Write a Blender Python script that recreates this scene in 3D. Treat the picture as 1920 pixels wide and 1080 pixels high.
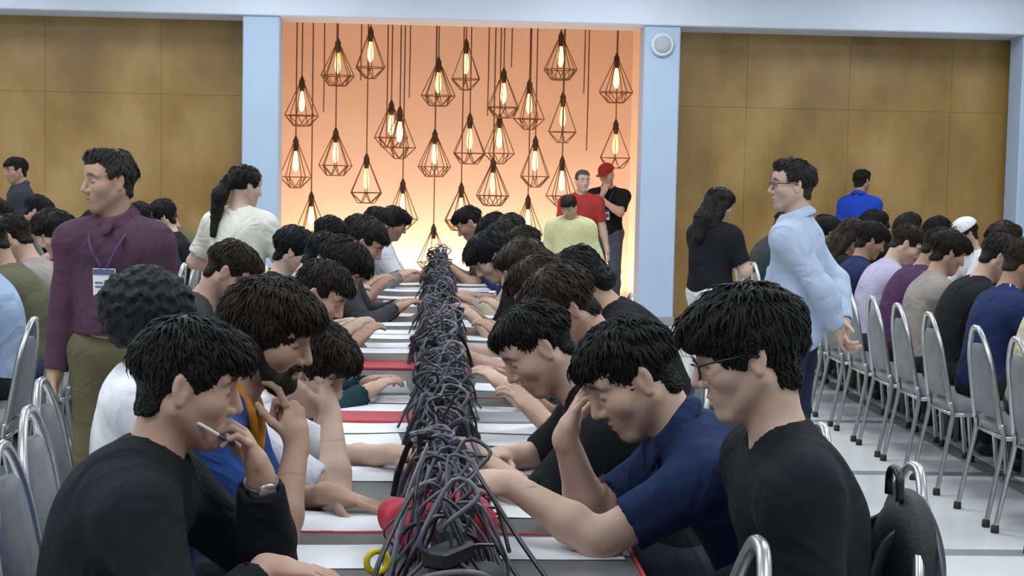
import bpy, math, random
import numpy as np
from mathutils import Vector, Matrix

for o in list(bpy.data.objects):
    bpy.data.objects.remove(o)
scene = bpy.context.scene
col = scene.collection
rnd = random.Random(7)

# ------------------------------------------------------------------ camera
YAW, PITCH, ROLL = math.radians(2.789), math.radians(4.099), math.radians(1.2)
cd = bpy.data.cameras.new('camera')
cam = bpy.data.objects.new('camera', cd)
col.objects.link(cam)
_f = Vector((math.sin(YAW) * math.cos(PITCH), math.cos(YAW) * math.cos(PITCH), -math.sin(PITCH)))
_r = Vector((math.cos(YAW), -math.sin(YAW), 0))
_u = _r.cross(_f)
_r2 = _r * math.cos(ROLL) + _u * math.sin(ROLL)
_u2 = _u * math.cos(ROLL) - _r * math.sin(ROLL)
M = Matrix((_r2, _u2, -_f)).transposed().to_4x4()
M.translation = Vector((0, 0, 1.6))
cam.matrix_world = M
cd.sensor_width = 36.0
cd.lens = 3000 / 1920 * 36.0
cd.clip_start = 0.05
cd.clip_end = 200
scene.camera = cam

# ------------------------------------------------------------------ world, exposure
w = bpy.data.worlds.new('world')
scene.world = w
w.use_nodes = True
w.node_tree.nodes['Background'].inputs[0].default_value = (0.75, 0.82, 0.95, 1)
w.node_tree.nodes['Background'].inputs[1].default_value = 0.15
vs = scene.view_settings
vs.view_transform = 'Standard'
vs.look = 'None'
vs.gamma = 1.0
vs.use_curve_mapping = False
vs.exposure = -0.55

CEIL_Z = 3.95
PANEL_POWER = 62.0
PANEL_COLOR = (0.90, 0.95, 1.0)
PANELS = [(x, y) for x in (-5.4, -1.8, 1.8, 5.4) for y in (1.6, 5.1, 8.6, 12.1, 15.2)]
for (x, y) in PANELS:
    ld = bpy.data.lights.new('ceiling_panel_light', 'AREA')
    ld.shape = 'RECTANGLE'
    ld.size, ld.size_y = 1.15, 1.15
    ld.energy = PANEL_POWER
    ld.color = PANEL_COLOR
    lo = bpy.data.objects.new('ceiling_panel_light', ld)
    lo.location = (x, y, CEIL_Z - 0.075)
    col.objects.link(lo)

# ------------------------------------------------------------------ materials
_mats = {}


def mat(name, color, rough=0.6, metal=0.0, noise=0.0, nscale=8.0, bump=0.0, bscale=60.0, spec=0.5, emit=None, estr=0.0, sheen=0.0):
    if name in _mats:
        return _mats[name]
    m = bpy.data.materials.new(name)
    m.use_nodes = True
    nt = m.node_tree
    b = nt.nodes['Principled BSDF']
    b.inputs['Base Color'].default_value = (*color, 1)
    b.inputs['Roughness'].default_value = rough
    b.inputs['Metallic'].default_value = metal
    b.inputs['Specular IOR Level'].default_value = spec
    if sheen:
        b.inputs['Sheen Weight'].default_value = sheen
    if emit:
        b.inputs['Emission Color'].default_value = (*emit, 1)
        b.inputs['Emission Strength'].default_value = estr
    if noise or bump:
        tc = nt.nodes.new('ShaderNodeTexCoord')
    if noise:
        n = nt.nodes.new('ShaderNodeTexNoise')
        n.inputs['Scale'].default_value = nscale
        n.inputs['Detail'].default_value = 4
        nt.links.new(tc.outputs['Object'], n.inputs['Vector'])
        r = nt.nodes.new('ShaderNodeValToRGB')
        r.color_ramp.elements[0].position = 0.3
        r.color_ramp.elements[1].position = 0.7
        r.color_ramp.elements[0].color = (*[c * (1 - noise) for c in color], 1)
        r.color_ramp.elements[1].color = (*[min(1, c * (1 + noise)) for c in color], 1)
        nt.links.new(n.outputs['Fac'], r.inputs['Fac'])
        nt.links.new(r.outputs['Color'], b.inputs['Base Color'])
    if bump:
        n2 = nt.nodes.new('ShaderNodeTexNoise')
        n2.inputs['Scale'].default_value = bscale
        n2.inputs['Detail'].default_value = 3
        nt.links.new(tc.outputs['Object'], n2.inputs['Vector'])
        bp = nt.nodes.new('ShaderNodeBump')
        bp.inputs['Strength'].default_value = bump
        bp.inputs['Distance'].default_value = 0.01
        nt.links.new(n2.outputs['Fac'], bp.inputs['Height'])
        nt.links.new(bp.outputs['Normal'], b.inputs['Normal'])
    _mats[name] = m
    return m


def cloth(color, name=None):
    nm = name or 'cloth_%.3f_%.3f_%.3f' % color
    if nm in _mats:
        return _mats[nm]
    m = mat(nm, color, 0.9, 0, 0.12, 6, 0, 0, 0.15)
    nt = m.node_tree
    tc = nt.nodes.new('ShaderNodeTexCoord')
    wv = nt.nodes.new('ShaderNodeTexNoise')      # creases
    wv.inputs['Scale'].default_value = 5.5
    wv.inputs['Detail'].default_value = 2.5
    wv.inputs['Distortion'].default_value = 1.6
    nt.links.new(tc.outputs['Object'], wv.inputs['Vector'])
    wf = nt.nodes.new('ShaderNodeTexNoise')      # weave
    wf.inputs['Scale'].default_value = 260
    nt.links.new(tc.outputs['Object'], wf.inputs['Vector'])
    b1 = nt.nodes.new('ShaderNodeBump')
    b1.inputs['Strength'].default_value = 0.55
    b1.inputs['Distance'].default_value = 0.05
    nt.links.new(wv.outputs['Fac'], b1.inputs['Height'])
    b2 = nt.nodes.new('ShaderNodeBump')
    b2.inputs['Strength'].default_value = 0.15
    b2.inputs['Distance'].default_value = 0.004
    nt.links.new(wf.outputs['Fac'], b2.inputs['Height'])
    nt.links.new(b1.outputs['Normal'], b2.inputs['Normal'])
    nt.links.new(b2.outputs['Normal'], nt.nodes['Principled BSDF'].inputs['Normal'])
    return m


def hairmat(color=(0.012, 0.010, 0.009)):
    nm = 'hair_%.3f_%.3f_%.3f' % color
    return mat(nm, tuple(c * .8 for c in color), 0.55, 0, 0.3, 30, 0.3, 160, 0.22)


def skin(tone, hair=(0.015, 0.012, 0.01)):
    nm = 'skin_%.3f_%.3f_%.3f' % tone
    if nm in _mats:
        return _mats[nm]
    m = mat(nm, tone, 0.55, 0, 0, 0, 0, 0, 0.4)
    nt = m.node_tree
    b = nt.nodes['Principled BSDF']
    b.inputs['Subsurface Weight'].default_value = 0.12
    b.inputs['Subsurface Radius'].default_value = (0.012, 0.005, 0.003)
    b.inputs['Subsurface Scale'].default_value = 0.6
    tc = nt.nodes.new('ShaderNodeTexCoord')
    n = nt.nodes.new('ShaderNodeTexNoise')
    n.inputs['Scale'].default_value = 18
    nt.links.new(tc.outputs['Object'], n.inputs['Vector'])
    mx0 = nt.nodes.new('ShaderNodeMix')
    mx0.data_type = 'RGBA'
    mx0.inputs[6].default_value = (*[c * 0.88 for c in tone], 1)
    mx0.inputs[7].default_value = (tone[0] * 1.1, tone[1] * 1.03, tone[2], 1)
    nt.links.new(n.outputs['Fac'], mx0.inputs[0])
    at = nt.nodes.new('ShaderNodeAttribute')
    at.attribute_name = 'marks'
    sp = nt.nodes.new('ShaderNodeSeparateColor')
    nt.links.new(at.outputs['Color'], sp.inputs[0])
    prev = mx0.outputs[2]
    for k, c in enumerate([(tone[0] * 0.75, tone[1] * 0.5, tone[2] * 0.55), hair, tuple(t * 0.45 for t in tone)]):
        mx = nt.nodes.new('ShaderNodeMix')
        mx.data_type = 'RGBA'
        mx.inputs[7].default_value = (*c, 1)
        nt.links.new(prev, mx.inputs[6])
        nt.links.new(sp.outputs[k], mx.inputs[0])
        prev = mx.outputs[2]
    nt.links.new(prev, b.inputs['Base Color'])
    return m


# ------------------------------------------------------------------ object helpers
def link(name, mesh, m=None, parent=None, loc=(0, 0, 0), rotz=0.0):
    o = bpy.data.objects.new(name, mesh)
    col.objects.link(o)
    o.location = loc
    o.rotation_euler = (0, 0, rotz)
    if parent is not None:
        o.parent = parent
    if m is not None and mesh is not None:
        if not mesh.materials:
            mesh.materials.append(None)
        o.material_slots[0].link = 'OBJECT'
        o.material_slots[0].material = m
    return o


def empty(name, loc=(0, 0, 0), rotz=0.0):
    o = bpy.data.objects.new(name, None)
    o.empty_display_size = 0.1
    col.objects.link(o)
    o.location = loc
    o.rotation_euler = (0, 0, rotz)
    return o


def tag(o, label=None, cat=None, group=None, kind=None):
    if label:
        o['label'] = label
    if cat:
        o['category'] = cat
    if group:
        o['group'] = group
    if kind:
        o['kind'] = kind
    return o


def copy_tree(o, parent=None):
    c = o.copy()
    col.objects.link(c)
    c.parent = parent
    for ch in [x for x in o.children]:
        copy_tree(ch, c)
    return c


def npmesh(name, v, q, smooth=True):
    me = bpy.data.meshes.new(name)
    v = np.asarray(v, np.float32)
    q = np.asarray(q, np.int32)
    me.vertices.add(len(v))
    me.vertices.foreach_set('co', v.ravel())
    n = q.shape[1]
    me.loops.add(q.size)
    me.loops.foreach_set('vertex_index', q.ravel())
    me.polygons.add(len(q))
    me.polygons.foreach_set('loop_start', np.arange(0, q.size, n, dtype=np.int32))
    me.polygons.foreach_set('use_smooth', np.full(len(q), smooth))
    me.update()
    return me


class MB:
    """collects simple pieces into one mesh"""

    def __init__(s):
        s.v, s.f = [], []

    def add(s, v, f):
        b = len(s.v)
        s.v += [tuple(p) for p in v]
        s.f += [tuple(i + b for i in q) for q in f]
        return s

    def box(s, c, d, rot=None, bev=0.0):
        x, y, z = d[0] / 2, d[1] / 2, d[2] / 2
        if bev <= 0:
            v = [(sx * x, sy * y, sz * z) for sx in (-1, 1) for sy in (-1, 1) for sz in (-1, 1)]
            f = [(0, 1, 3, 2), (4, 6, 7, 5), (0, 4, 5, 1), (2, 3, 7, 6), (0, 2, 6, 4), (1, 5, 7, 3)]
        else:
            r = min(bev, x * .99, y * .99, z * .99)
            v, idx = [], {}
            for sx in (-1, 1):
                for sy in (-1, 1):
                    for sz in (-1, 1):
                        for ax in range(3):
                            p = [sx * (x - r), sy * (y - r), sz * (z - r)]
                            p[ax] = (sx * x, sy * y, sz * z)[ax]
                            idx[(sx, sy, sz, ax)] = len(v)
                            v.append(tuple(p))
            f = []
            for ax in range(3):
                o1, o2 = [(1, 2), (2, 0), (0, 1)][ax]
                for sg in (-1, 1):
                    q = []
                    for (a, b) in [(-1, -1), (1, -1), (1, 1), (-1, 1)]:
                        k = [0, 0, 0]
                        k[ax], k[o1], k[o2] = sg, a, b
                        q.append(idx[(*k, ax)])
                    f.append(tuple(q if sg > 0 else q[::-1]))
            for ax in range(3):      # edges along ax
                o1, o2 = [(1, 2), (2, 0), (0, 1)][ax]
                for a in (-1, 1):
                    for b in (-1, 1):
                        def kk(sg):
                            k = [0, 0, 0]
                            k[ax], k[o1], k[o2] = sg, a, b
                            return k
                        q = [idx[(*kk(-1), o1)], idx[(*kk(1), o1)], idx[(*kk(1), o2)], idx[(*kk(-1), o2)]]
                        f.append(tuple(q if a * b < 0 else q[::-1]))
            for sx in (-1, 1):
                for sy in (-1, 1):
                    for sz in (-1, 1):
                        q = [idx[(sx, sy, sz, 0)], idx[(sx, sy, sz, 1)], idx[(sx, sy, sz, 2)]]
                        f.append(tuple(q if sx * sy * sz > 0 else q[::-1]))
        if rot is not None:
            v = [tuple(rot @ Vector(p)) for p in v]
        v = [(p[0] + c[0], p[1] + c[1], p[2] + c[2]) for p in v]
        return s.add(v, f)

    def tube(s, pts, r, seg=8, closed=False, flat=1.0):
        pts = [Vector(p) for p in pts]
        n = len(pts)
        rs = r if isinstance(r, (list, tuple)) else [r] * n
        v, f = [], []
        up = None
        for i in range(n):
            if closed:
                t = pts[(i + 1) % n] - pts[i - 1]
            else:
                t = pts[min(i + 1, n - 1)] - pts[max(i - 1, 0)]
            if t.length < 1e-9:
                t = Vector((0, 0, 1))
            t.normalize()
            if up is None:
                up = Vector((0, 0, 1)) if abs(t.z) < .9 else Vector((1, 0, 0))
            a = (up - t * up.dot(t))
            if a.length < 1e-6:
                a = t.orthogonal()
            a.normalize()
            b = t.cross(a)
            up = a
            for k in range(seg):
                an = 2 * math.pi * k / seg
                v.append(pts[i] + (a * math.cos(an) + b * math.sin(an) * flat) * rs[i])
        for i in range(n if closed else n - 1):
            j = (i + 1) % n
            for k in range(seg):
                k2 = (k + 1) % seg
                f.append((i * seg + k, i * seg + k2, j * seg + k2, j * seg + k))
        if not closed:
            f.append(tuple(range(seg))[::-1])
            f.append(tuple((n - 1) * seg + k for k in range(seg)))
        return s.add(v, f)

    def lathe(s, prof, seg=20, c=(0, 0, 0), cap=True):
        v, f = [], []
        for (r, z) in prof:
            for k in range(seg):
                a = 2 * math.pi * k / seg
                v.append((c[0] + r * math.cos(a), c[1] + r * math.sin(a), c[2] + z))
        n = len(prof)
        for i in range(n - 1):
            for k in range(seg):
                k2 = (k + 1) % seg
                f.append((i * seg + k, i * seg + k2, (i + 1) * seg + k2, (i + 1) * seg + k))
        if cap:
            f.append(tuple(range(seg))[::-1])
            f.append(tuple((n - 1) * seg + k for k in range(seg)))
        return s.add(v, f)

    def mesh(s, name, smooth=False):
        me = bpy.data.meshes.new(name)
        me.from_pydata(s.v, [], s.f)
        if smooth:
            me.polygons.foreach_set('use_smooth', [len(p.vertices) <= 4 for p in me.polygons])
        me.update()
        return me


def crom(pts, n=8, closed=False):
    P = [Vector(p) for p in pts]
    out = []
    m = len(P)
    for i in range(m if closed else m - 1):
        if closed:
            a, b, c, d = P[i - 1], P[i], P[(i + 1) % m], P[(i + 2) % m]
        else:
            a, b, c, d = P[max(i - 1, 0)], P[i], P[i + 1], P[min(i + 2, m - 1)]
        for k in range(n):
            t = k / n
            out.append(0.5 * ((2 * b) + (c - a) * t + (2 * a - 5 * b + 4 * c - d) * t * t + (3 * b - a - 3 * c + d) * t ** 3))
    if not closed:
        out.append(P[-1])
    return out


# ================================================================== SETTING
def structure(name, mesh, m, loc=(0, 0, 0), parent=None):
    o = link(name, mesh, m, parent, loc)
    if parent is None:
        o['kind'] = 'structure'
    return o


FAR = 17.0
m_white = mat('column_paint', (0.41, 0.535, 0.70), 0.55, 0, 0.03, 2)
m_beam = mat('beam_paint', (0.66, 0.74, 0.86), 0.6, 0, 0.03, 2)
m_ceil = mat('ceiling_paint', (0.78, 0.80, 0.82), 0.8)
m_plain = mat('wall_paint', (0.50, 0.50, 0.49), 0.7, 0, 0.03, 2)
m_band = mat('floor_band', (0.27, 0.29, 0.30), 0.3, 0, 0.12, 5)
m_tile = mat('floor_tile', (0.70, 0.74, 0.75), 0.22, 0, 0.05, 3)
m_tile2 = mat('floor_tile_pale', (0.75, 0.78, 0.78), 0.24, 0, 0.05, 3)
m_alc = mat('alcove_plaster', (0.86, 0.73, 0.65), 0.8, 0, 0.03, 1.5)


def woodmat():
    m = mat('wood_panel', (0.3, 0.2, 0.08), 0.32, 0, 0, 0, 0, 0, 0.5)
    nt = m.node_tree
    b = nt.nodes['Principled BSDF']
    tc = nt.nodes.new('ShaderNodeTexCoord')
    oi = nt.nodes.new('ShaderNodeObjectInfo')
    mp = nt.nodes.new('ShaderNodeMapping')
    mp.inputs['Scale'].default_value = (0.9, 0.9, 0.6)
    add = nt.nodes.new('ShaderNodeVectorMath')
    add.operation = 'ADD'
    sc = nt.nodes.new('ShaderNodeVectorMath')
    sc.operation = 'SCALE'
    sc.inputs[3].default_value = 1.0
    nt.links.new(oi.outputs['Location'], sc.inputs[0])
    nt.links.new(tc.outputs['Object'], add.inputs[0])
    nt.links.new(sc.outputs[0], add.inputs[1])
    nt.links.new(add.outputs[0], mp.inputs['Vector'])
    n1 = nt.nodes.new('ShaderNodeTexNoise')
    n1.inputs['Scale'].default_value = 1.9
    n1.inputs['Detail'].default_value = 5
    nt.links.new(mp.outputs[0], n1.inputs['Vector'])
    mp2 = nt.nodes.new('ShaderNodeMapping')
    mp2.inputs['Scale'].default_value = (9, 9, 0.5)
    nt.links.new(add.outputs[0], mp2.inputs['Vector'])
    n2 = nt.nodes.new('ShaderNodeTexNoise')
    n2.inputs['Scale'].default_value = 3
    n2.inputs['Detail'].default_value = 6
    nt.links.new(mp2.outputs[0], n2.inputs['Vector'])
    r = nt.nodes.new('ShaderNodeValToRGB')
    e = r.color_ramp.elements
    e[0].position, e[0].color = 0.34, (0.28, 0.165, 0.052, 1)
    e[1].position, e[1].color = 0.68, (0.48, 0.315, 0.122, 1)
    k = e.new(0.52)
    k.color = (0.385, 0.235, 0.075, 1)
    nt.links.new(n1.outputs['Fac'], r.inputs['Fac'])
    mx = nt.nodes.new('ShaderNodeMix')
    mx.data_type = 'RGBA'
    mx.blend_type = 'MULTIPLY'
    mx.inputs[0].default_value = 0.25
    nt.links.new(r.outputs[0], mx.inputs[6])
    nt.links.new(n2.outputs['Color'], mx.inputs[7])
    nt.links.new(mx.outputs[2], b.inputs['Base Color'])
    return m


m_wood = woodmat()
m_joint = mat('panel_joint', (0.33, 0.21, 0.09), 0.5)

# floor: grey slab with pale tiles laid on it, the slab shows as grey bands
XL, XR, YN, YF = -8.0, 8.0, -3.0, 20.6
floor = structure('floor', MB().box((0, (YN + YF) / 2, -0.06), (XR - XL, YF - YN, 0.116)).mesh('floor'), m_band)
TP, TB = 1.85, 0.13
tile_me = MB().box((0, 0, -0.001), (TP - TB, TP - TB, 0.010), bev=0.003).mesh('floor_tile')
y0 = 6.75 - 5 * TP
ti = 0
for i in range(-4, 5):
    for j in range(0, 13):
        cx, cy = i * TP + 0.35, y0 + (j + .5) * TP
        if abs(cx) + TP / 2 > 8.5 or cy + TP / 2 > YF + .6 or cy - TP / 2 < YN - .6:
            continue
        link('floor_tile', tile_me, [m_tile, m_tile2][(i + j) % 2], floor, (cx, cy, 0 - 0.004))

structure('ceiling', MB().box((0, (YN + 17) / 2, CEIL_Z + 0.06), (16, 17 - YN + .4, 0.12)).mesh('ceiling'), m_ceil)
structure('wall_left', MB().box((XL - .1, 8.8, 1.95), (0.2, 24, 4.1)).mesh('wall_left'), m_plain)
structure('wall_right', MB().box((XR + .1, 8.8, 1.95), (0.2, 24, 4.1)).mesh('wall_right'), m_plain)
structure('wall_front', MB().box((0, YN - .1, 1.95), (16, 0.2, 4.1)).mesh('wall_front'), m_plain)

# beam over the columns
structure('trim_1', MB().box((0, FAR + .32, 3.19 + 0.45), (16, 0.72, 0.9), bev=0.012).mesh('beam'), m_beam)
# columns
for k, x in enumerate((-5.9, -1.855, 2.37, 6.45)):
    c = MB().box((0, 0, 1.6), (0.385, 0.40, 3.2), bev=0.012).mesh('column')
    o = structure('column', c, m_white, (x, FAR + .2, 0))
    tag(o, ['pale blue painted column standing beyond the left end of the panelled wall',
            'pale blue column left of the lamp alcove', 'pale blue column right of the lamp alcove',
            'pale blue column at the far right end of the panelled wall'][k])
    link('base_skirting', MB().box((0, 0, 0.05), (0.41, 0.425, 0.1), bev=0.008).mesh('base_skirting'), m_band, o)

# panelled wall either side of the alcove


def panel_wall(name, xa, xb, seams, rows):
    w0 = structure(name, MB().box(((xa + xb) / 2, FAR + .75, 1.62), (xb - xa, 0.12, 3.24)).mesh(name), m_joint)
    n = seams
    pw = (xb - xa) / n
    me = MB().box((0, 0, 0), (pw - .002, 0.02, rows[1] - rows[0] - .002), bev=.001).mesh('wood_panel')
    for i in range(n):
        z = rows[0]
        for j in range(len(rows) - 1):
            hh = rows[j + 1] - rows[j]
            mm = me if j == 0 else MB().box((0, 0, 0), (pw - .002, 0.02, hh - .002), bev=.001).mesh('wood_panel')
            link('wood_panel', mm, m_wood, w0, (xa + (i + .5) * pw, FAR + .682, z + hh / 2))
            z += hh


panel_wall('wall_back_left', -8.0, -1.75, 5, (0, 2.38, 3.24))
panel_wall('wall_back_right', 2.27, 8.0, 5, (0, 2.38, 3.24))

# alcove behind the columns
AX0, AX1, AY = -1.95, 2.47, 20.4
structure('wall_alcove_back', MB().box(((AX0 + AX1) / 2, AY + .1, 2.0), (AX1 - AX0 + .4, 0.2, 4.1)).mesh('wall_alcove_back'), m_alc)
structure('wall_alcove_left', MB().box((AX0 - .06, FAR + 2.1, 2.0), (0.12, 2.7, 4.1)).mesh('wall_alcove_left'), m_alc)
structure('wall_alcove_right', MB().box((AX1 + .06, FAR + 2.1, 2.0), (0.12, 2.7, 4.1)).mesh('wall_alcove_right'), m_alc)
structure('ceiling_alcove', MB().box(((AX0 + AX1) / 2, FAR + 2.1, 4.0), (AX1 - AX0 + .4, 2.9, 0.1)).mesh('ceiling_alcove'), m_alc)

# linear warm lamp along the foot of the alcove wall
strip = empty('floor_wash_lamp', ((AX0 + AX1) / 2, AY - .32, 0))
tag(strip, 'long low warm wall-washing lamp along the foot of the alcove wall', 'lamp')
link('housing', MB().box((0, 0, .03), (AX1 - AX0 - .3, .10, .06), bev=.008).mesh('housing'), mat('lamp_housing', (.35, .33, .3), .5), strip)
link('diffuser', MB().box((0, 0, .064), (AX1 - AX0 - .34, .07, .012)).mesh('diffuser'),
     mat('wash_diffuser', (1, .8, .6), .5, emit=(1.0, .60, .35), estr=140.0), strip)

# ceiling panels (the fixtures that hold the area lights)
m_frame = mat('panel_frame', (.8, .8, .8), .5)
m_diff = mat('panel_diffuser', (.95, .97, 1), .5, emit=(.9, .95, 1), estr=4.0)
fr = MB()
for a, b, c_, d in ((0, .61, 1.26, .04), (0, -.61, 1.26, .04), (.61, 0, .04, 1.18), (-.61, 0, .04, 1.18)):
    fr.box((a, b, 0), (c_, d, .05))
fr = fr.mesh('frame')
df = MB().box((0, 0, .008), (1.18, 1.18, .02)).mesh('diffuser')
for i, (x, y) in enumerate(PANELS):
    p = empty('ceiling_light', (x, y, CEIL_Z - .03))
    tag(p, 'square white ceiling light panel above the hall', 'ceiling light', 'square ceiling light panels')
    link('frame', fr, m_frame, p)
    link('diffuser', df, m_diff, p)

# round white speaker near the top of the right column
sp = empty('wall_speaker', (2.365, FAR - .001, 2.99))
tag(sp, 'small round white speaker near the top of the right column', 'speaker')
s1 = MB().lathe([(.10, 0), (.125, .01), (.125, .035), (.11, .05)], 28).mesh('housing', True)
o = link('housing', s1, mat('speaker_white', (.62, .68, .74), .5), sp)
o.rotation_euler = (math.pi / 2, 0, 0)
s2 = MB().lathe([(.095, .045), (.09, .056), (.03, .06), (.001, .06)], 28).mesh('grille', True)
o = link('grille', s2, mat('speaker_grille', (.45, .5, .55), .6, 0, .1, 40, .5, 400), sp)
o.rotation_euler = (math.pi / 2, 0, 0)

# ================================================================== PENDANT LAMPS
m_wire = mat('lamp_wire', (.20, .105, .05), .45, .5)
m_cord = mat('lamp_cord', (.16, .085, .05), .6)
m_sock = mat('lamp_socket', (.06, .035, .02), .5, .3)
m_bulb = mat('lamp_bulb', (1, .75, .4), .3, emit=(1.0, .52, .13), estr=8.5)
m_bulb2 = mat('lamp_bulb_dim', (1, .75, .4), .3, emit=(1.0, .52, .16), estr=4.5)


def cage_mesh(nm, R, Hh, n=6, bot=.55):
    c = MB()
    top = [(.030 * math.cos(2 * math.pi * k / n), .030 * math.sin(2 * math.pi * k / n), -.06) for k in range(n)]
    mid = [(R * math.cos(2 * math.pi * k / n), R * math.sin(2 * math.pi * k / n), -Hh * .78) for k in range(n)]
    low = [(R * bot * math.cos(2 * math.pi * (k + .5) / n), R * bot * math.sin(2 * math.pi * (k + .5) / n), -Hh) for k in range(n)]
    for k in range(n):
        c.tube([top[k], mid[k]], .0055, 6)
        c.tube([mid[k], mid[(k + 1) % n]], .0055, 6)
        c.tube([mid[k], low[k]], .0055, 6)
        c.tube([mid[(k + 1) % n], low[k]], .0055, 6)
        c.tube([low[k], low[(k + 1) % n]], .0055, 6)
    return c.mesh(nm, True)


cages = [cage_mesh('cage', .205, .56, 6, .5), cage_mesh('cage', .20, .54, 8, .55), cage_mesh('cage', .19, .58, 6, .35)]
sock_me = MB().lathe([(.012, .03), (.022, .0), (.034, -.02), (.036, -.075), (.03, -.10), (.027, -.15)], 16).mesh('socket', True)
bulb_me = MB().lathe([(.016, -.14), (.018, -.17), (.028, -.22), (.035, -.28), (.035, -.32), (.027, -.36), (.013, -.385), (.002, -.39)], 18).mesh('bulb', True)
LAMPS = [  # x, y, z of the top of the cage, cage kind, lit
    (-1.617, 19.3, 2.672, 0, 1), (-1.208, 19.5, 3.15, 1, 1), (-0.804, 19.2, 3.27, 2, 1), (0.006, 19.0, 2.915, 1, 2),
    (0.334, 19.4, 3.17, 2, 1), (0.785, 19.2, 2.82, 0, 1), (1.112, 19.5, 2.715, 2, 1), (1.445, 19.0, 3.255, 1, 1),
    (2.144, 19.3, 3.035, 0, 1), (1.515, 19.4, 2.563, 2, 1), (-0.555, 19.5, 2.42, 1, 1), (-0.437, 18.9, 2.325, 2, 1),
    (0.383, 18.8, 2.26, 0, 2), (0.756, 19.5, 2.29, 2, 1), (-1.208, 19.3, 2.07, 1, 1), (-1.665, 19.1, 1.955, 2, 1),
    (-0.832, 19.2, 1.77, 0, 2), (-0.024, 19.4, 2.08, 1, 1), (1.18, 19.2, 2.02, 2, 1), (2.175, 19.5, 2.25, 0, 2),
    (0.676, 19.1, 1.75, 1, 2), (1.515, 19.3, 1.79, 2, 1), (-0.40, 19.4, 1.475, 2, 1), (0.303, 19.2, 1.445, 1, 2),
    (-1.49, 19.3, 1.30, 2, 1), (1.118, 19.4, 1.315, 2, 1), (-0.02, 19.5, 0.935, 0, 2)]


def ordinal(i):
    return ['first', 'second', 'third', 'fourth', 'fifth', 'sixth', 'seventh', 'eighth', 'ninth', 'tenth', 'eleventh',
            'twelfth', 'thirteenth', 'fourteenth', 'fifteenth', 'sixteenth', 'seventeenth', 'eighteenth', 'nineteenth', 'twentieth',
            'twenty-first', 'twenty-second', 'twenty-third', 'twenty-fourth', 'twenty-fifth', 'twenty-sixth', 'twenty-seventh'][i]


order_h = sorted(range(len(LAMPS)), key=lambda i: -LAMPS[i][2])
for i, (x, y, z, kd, lit) in enumerate(LAMPS):
    L = empty('pendant_lamp', (x, y, z))
    L.rotation_euler = (0, 0, rnd.uniform(0, 1))
    side = 'left' if x < -.6 else ('middle' if x < .9 else 'right')
    tag(L, '%s wire-cage pendant lamp, %s from the top, alcove %s' % ('brightly glowing' if lit == 1 else 'dimly glowing', ordinal(order_h.index(i)), side), 'pendant lamp', 'wire cage pendant lamps in the alcove')
    link('cord', MB().tube([(0, 0, .02), (0, 0, 3.96 - z)], .008, 6).mesh('cord', True), m_cord, L)
    link('socket', sock_me, m_sock, L)
    link('cage', cages[kd], m_wire, L)
    link('bulb', bulb_me, m_bulb if lit == 1 else m_bulb2, L)
for i, (x, y, z) in enumerate([(-1.4, 19.9, 2.3), (-.62, 19.8, 2.0), (-.35, 19.9, 2.5), (.62, 19.9, 2.3), (.9, 19.8, 2.9), (1.86, 19.9, 1.9), (1.80, 19.8, 2.6), (-.95, 19.9, 2.7)]):
    o = link('hanging_cord', MB().tube([(0, 0, 0), (.004, 0, .6), (0, 0, 3.96 - z)], .008, 6).mesh('cord', True), m_cord, None, (x, y, z))
    tag(o, 'bare brown lamp cord hanging without a lamp in the alcove, %s from the left' % ordinal([0, 2, 3, 4, 5, 7, 6, 1][i]), 'cord', 'bare cords at the back of the alcove')

# ================================================================== SDF ENGINE (organic shapes as one continuous surface)
A = lambda *p: np.array(p, float)


def nrm(v):
    v = np.asarray(v, float)
    return v / (np.linalg.norm(v) + 1e-12)


def cone(a, b, ra, rb, k=.02, op='+', flat=None, end=False):
    return dict(t='c', a=np.asarray(a, float), b=np.asarray(b, float), ra=ra, rb=rb, k=k, op=op, flat=flat, end=end)


def ell(c, r, R=None, k=.02, op='+'):
    return dict(t='e', c=np.asarray(c, float), r=np.asarray(r, float), R=np.eye(3) if R is None else np.asarray(R, float), k=k, op=op)


def tor(c, n, R, r, k=.01, op='+'):
    return dict(t='t', c=np.asarray(c, float), n=nrm(n), R=R, r=r, k=k, op=op)


def plane(c, n, k=.01):     # keeps the side where (p-c).n < 0
    return dict(t='p', c=np.asarray(c, float), n=nrm(n), k=k, op='cut')


def pbox(p):
    if p['t'] == 'c':
        s = p['flat'][1] if p['flat'] else 1.0
        m = max(p['ra'], p['rb']) * max(1, s)
        return np.minimum(p['a'], p['b']) - m, np.maximum(p['a'], p['b']) + m
    if p['t'] == 'e':
        e = np.sqrt(((p['R'] * p['r'][None, :]) ** 2).sum(1))
        return p['c'] - e, p['c'] + e
    if p['t'] == 't':
        m = p['R'] + p['r']
        return p['c'] - m, p['c'] + m


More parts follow.
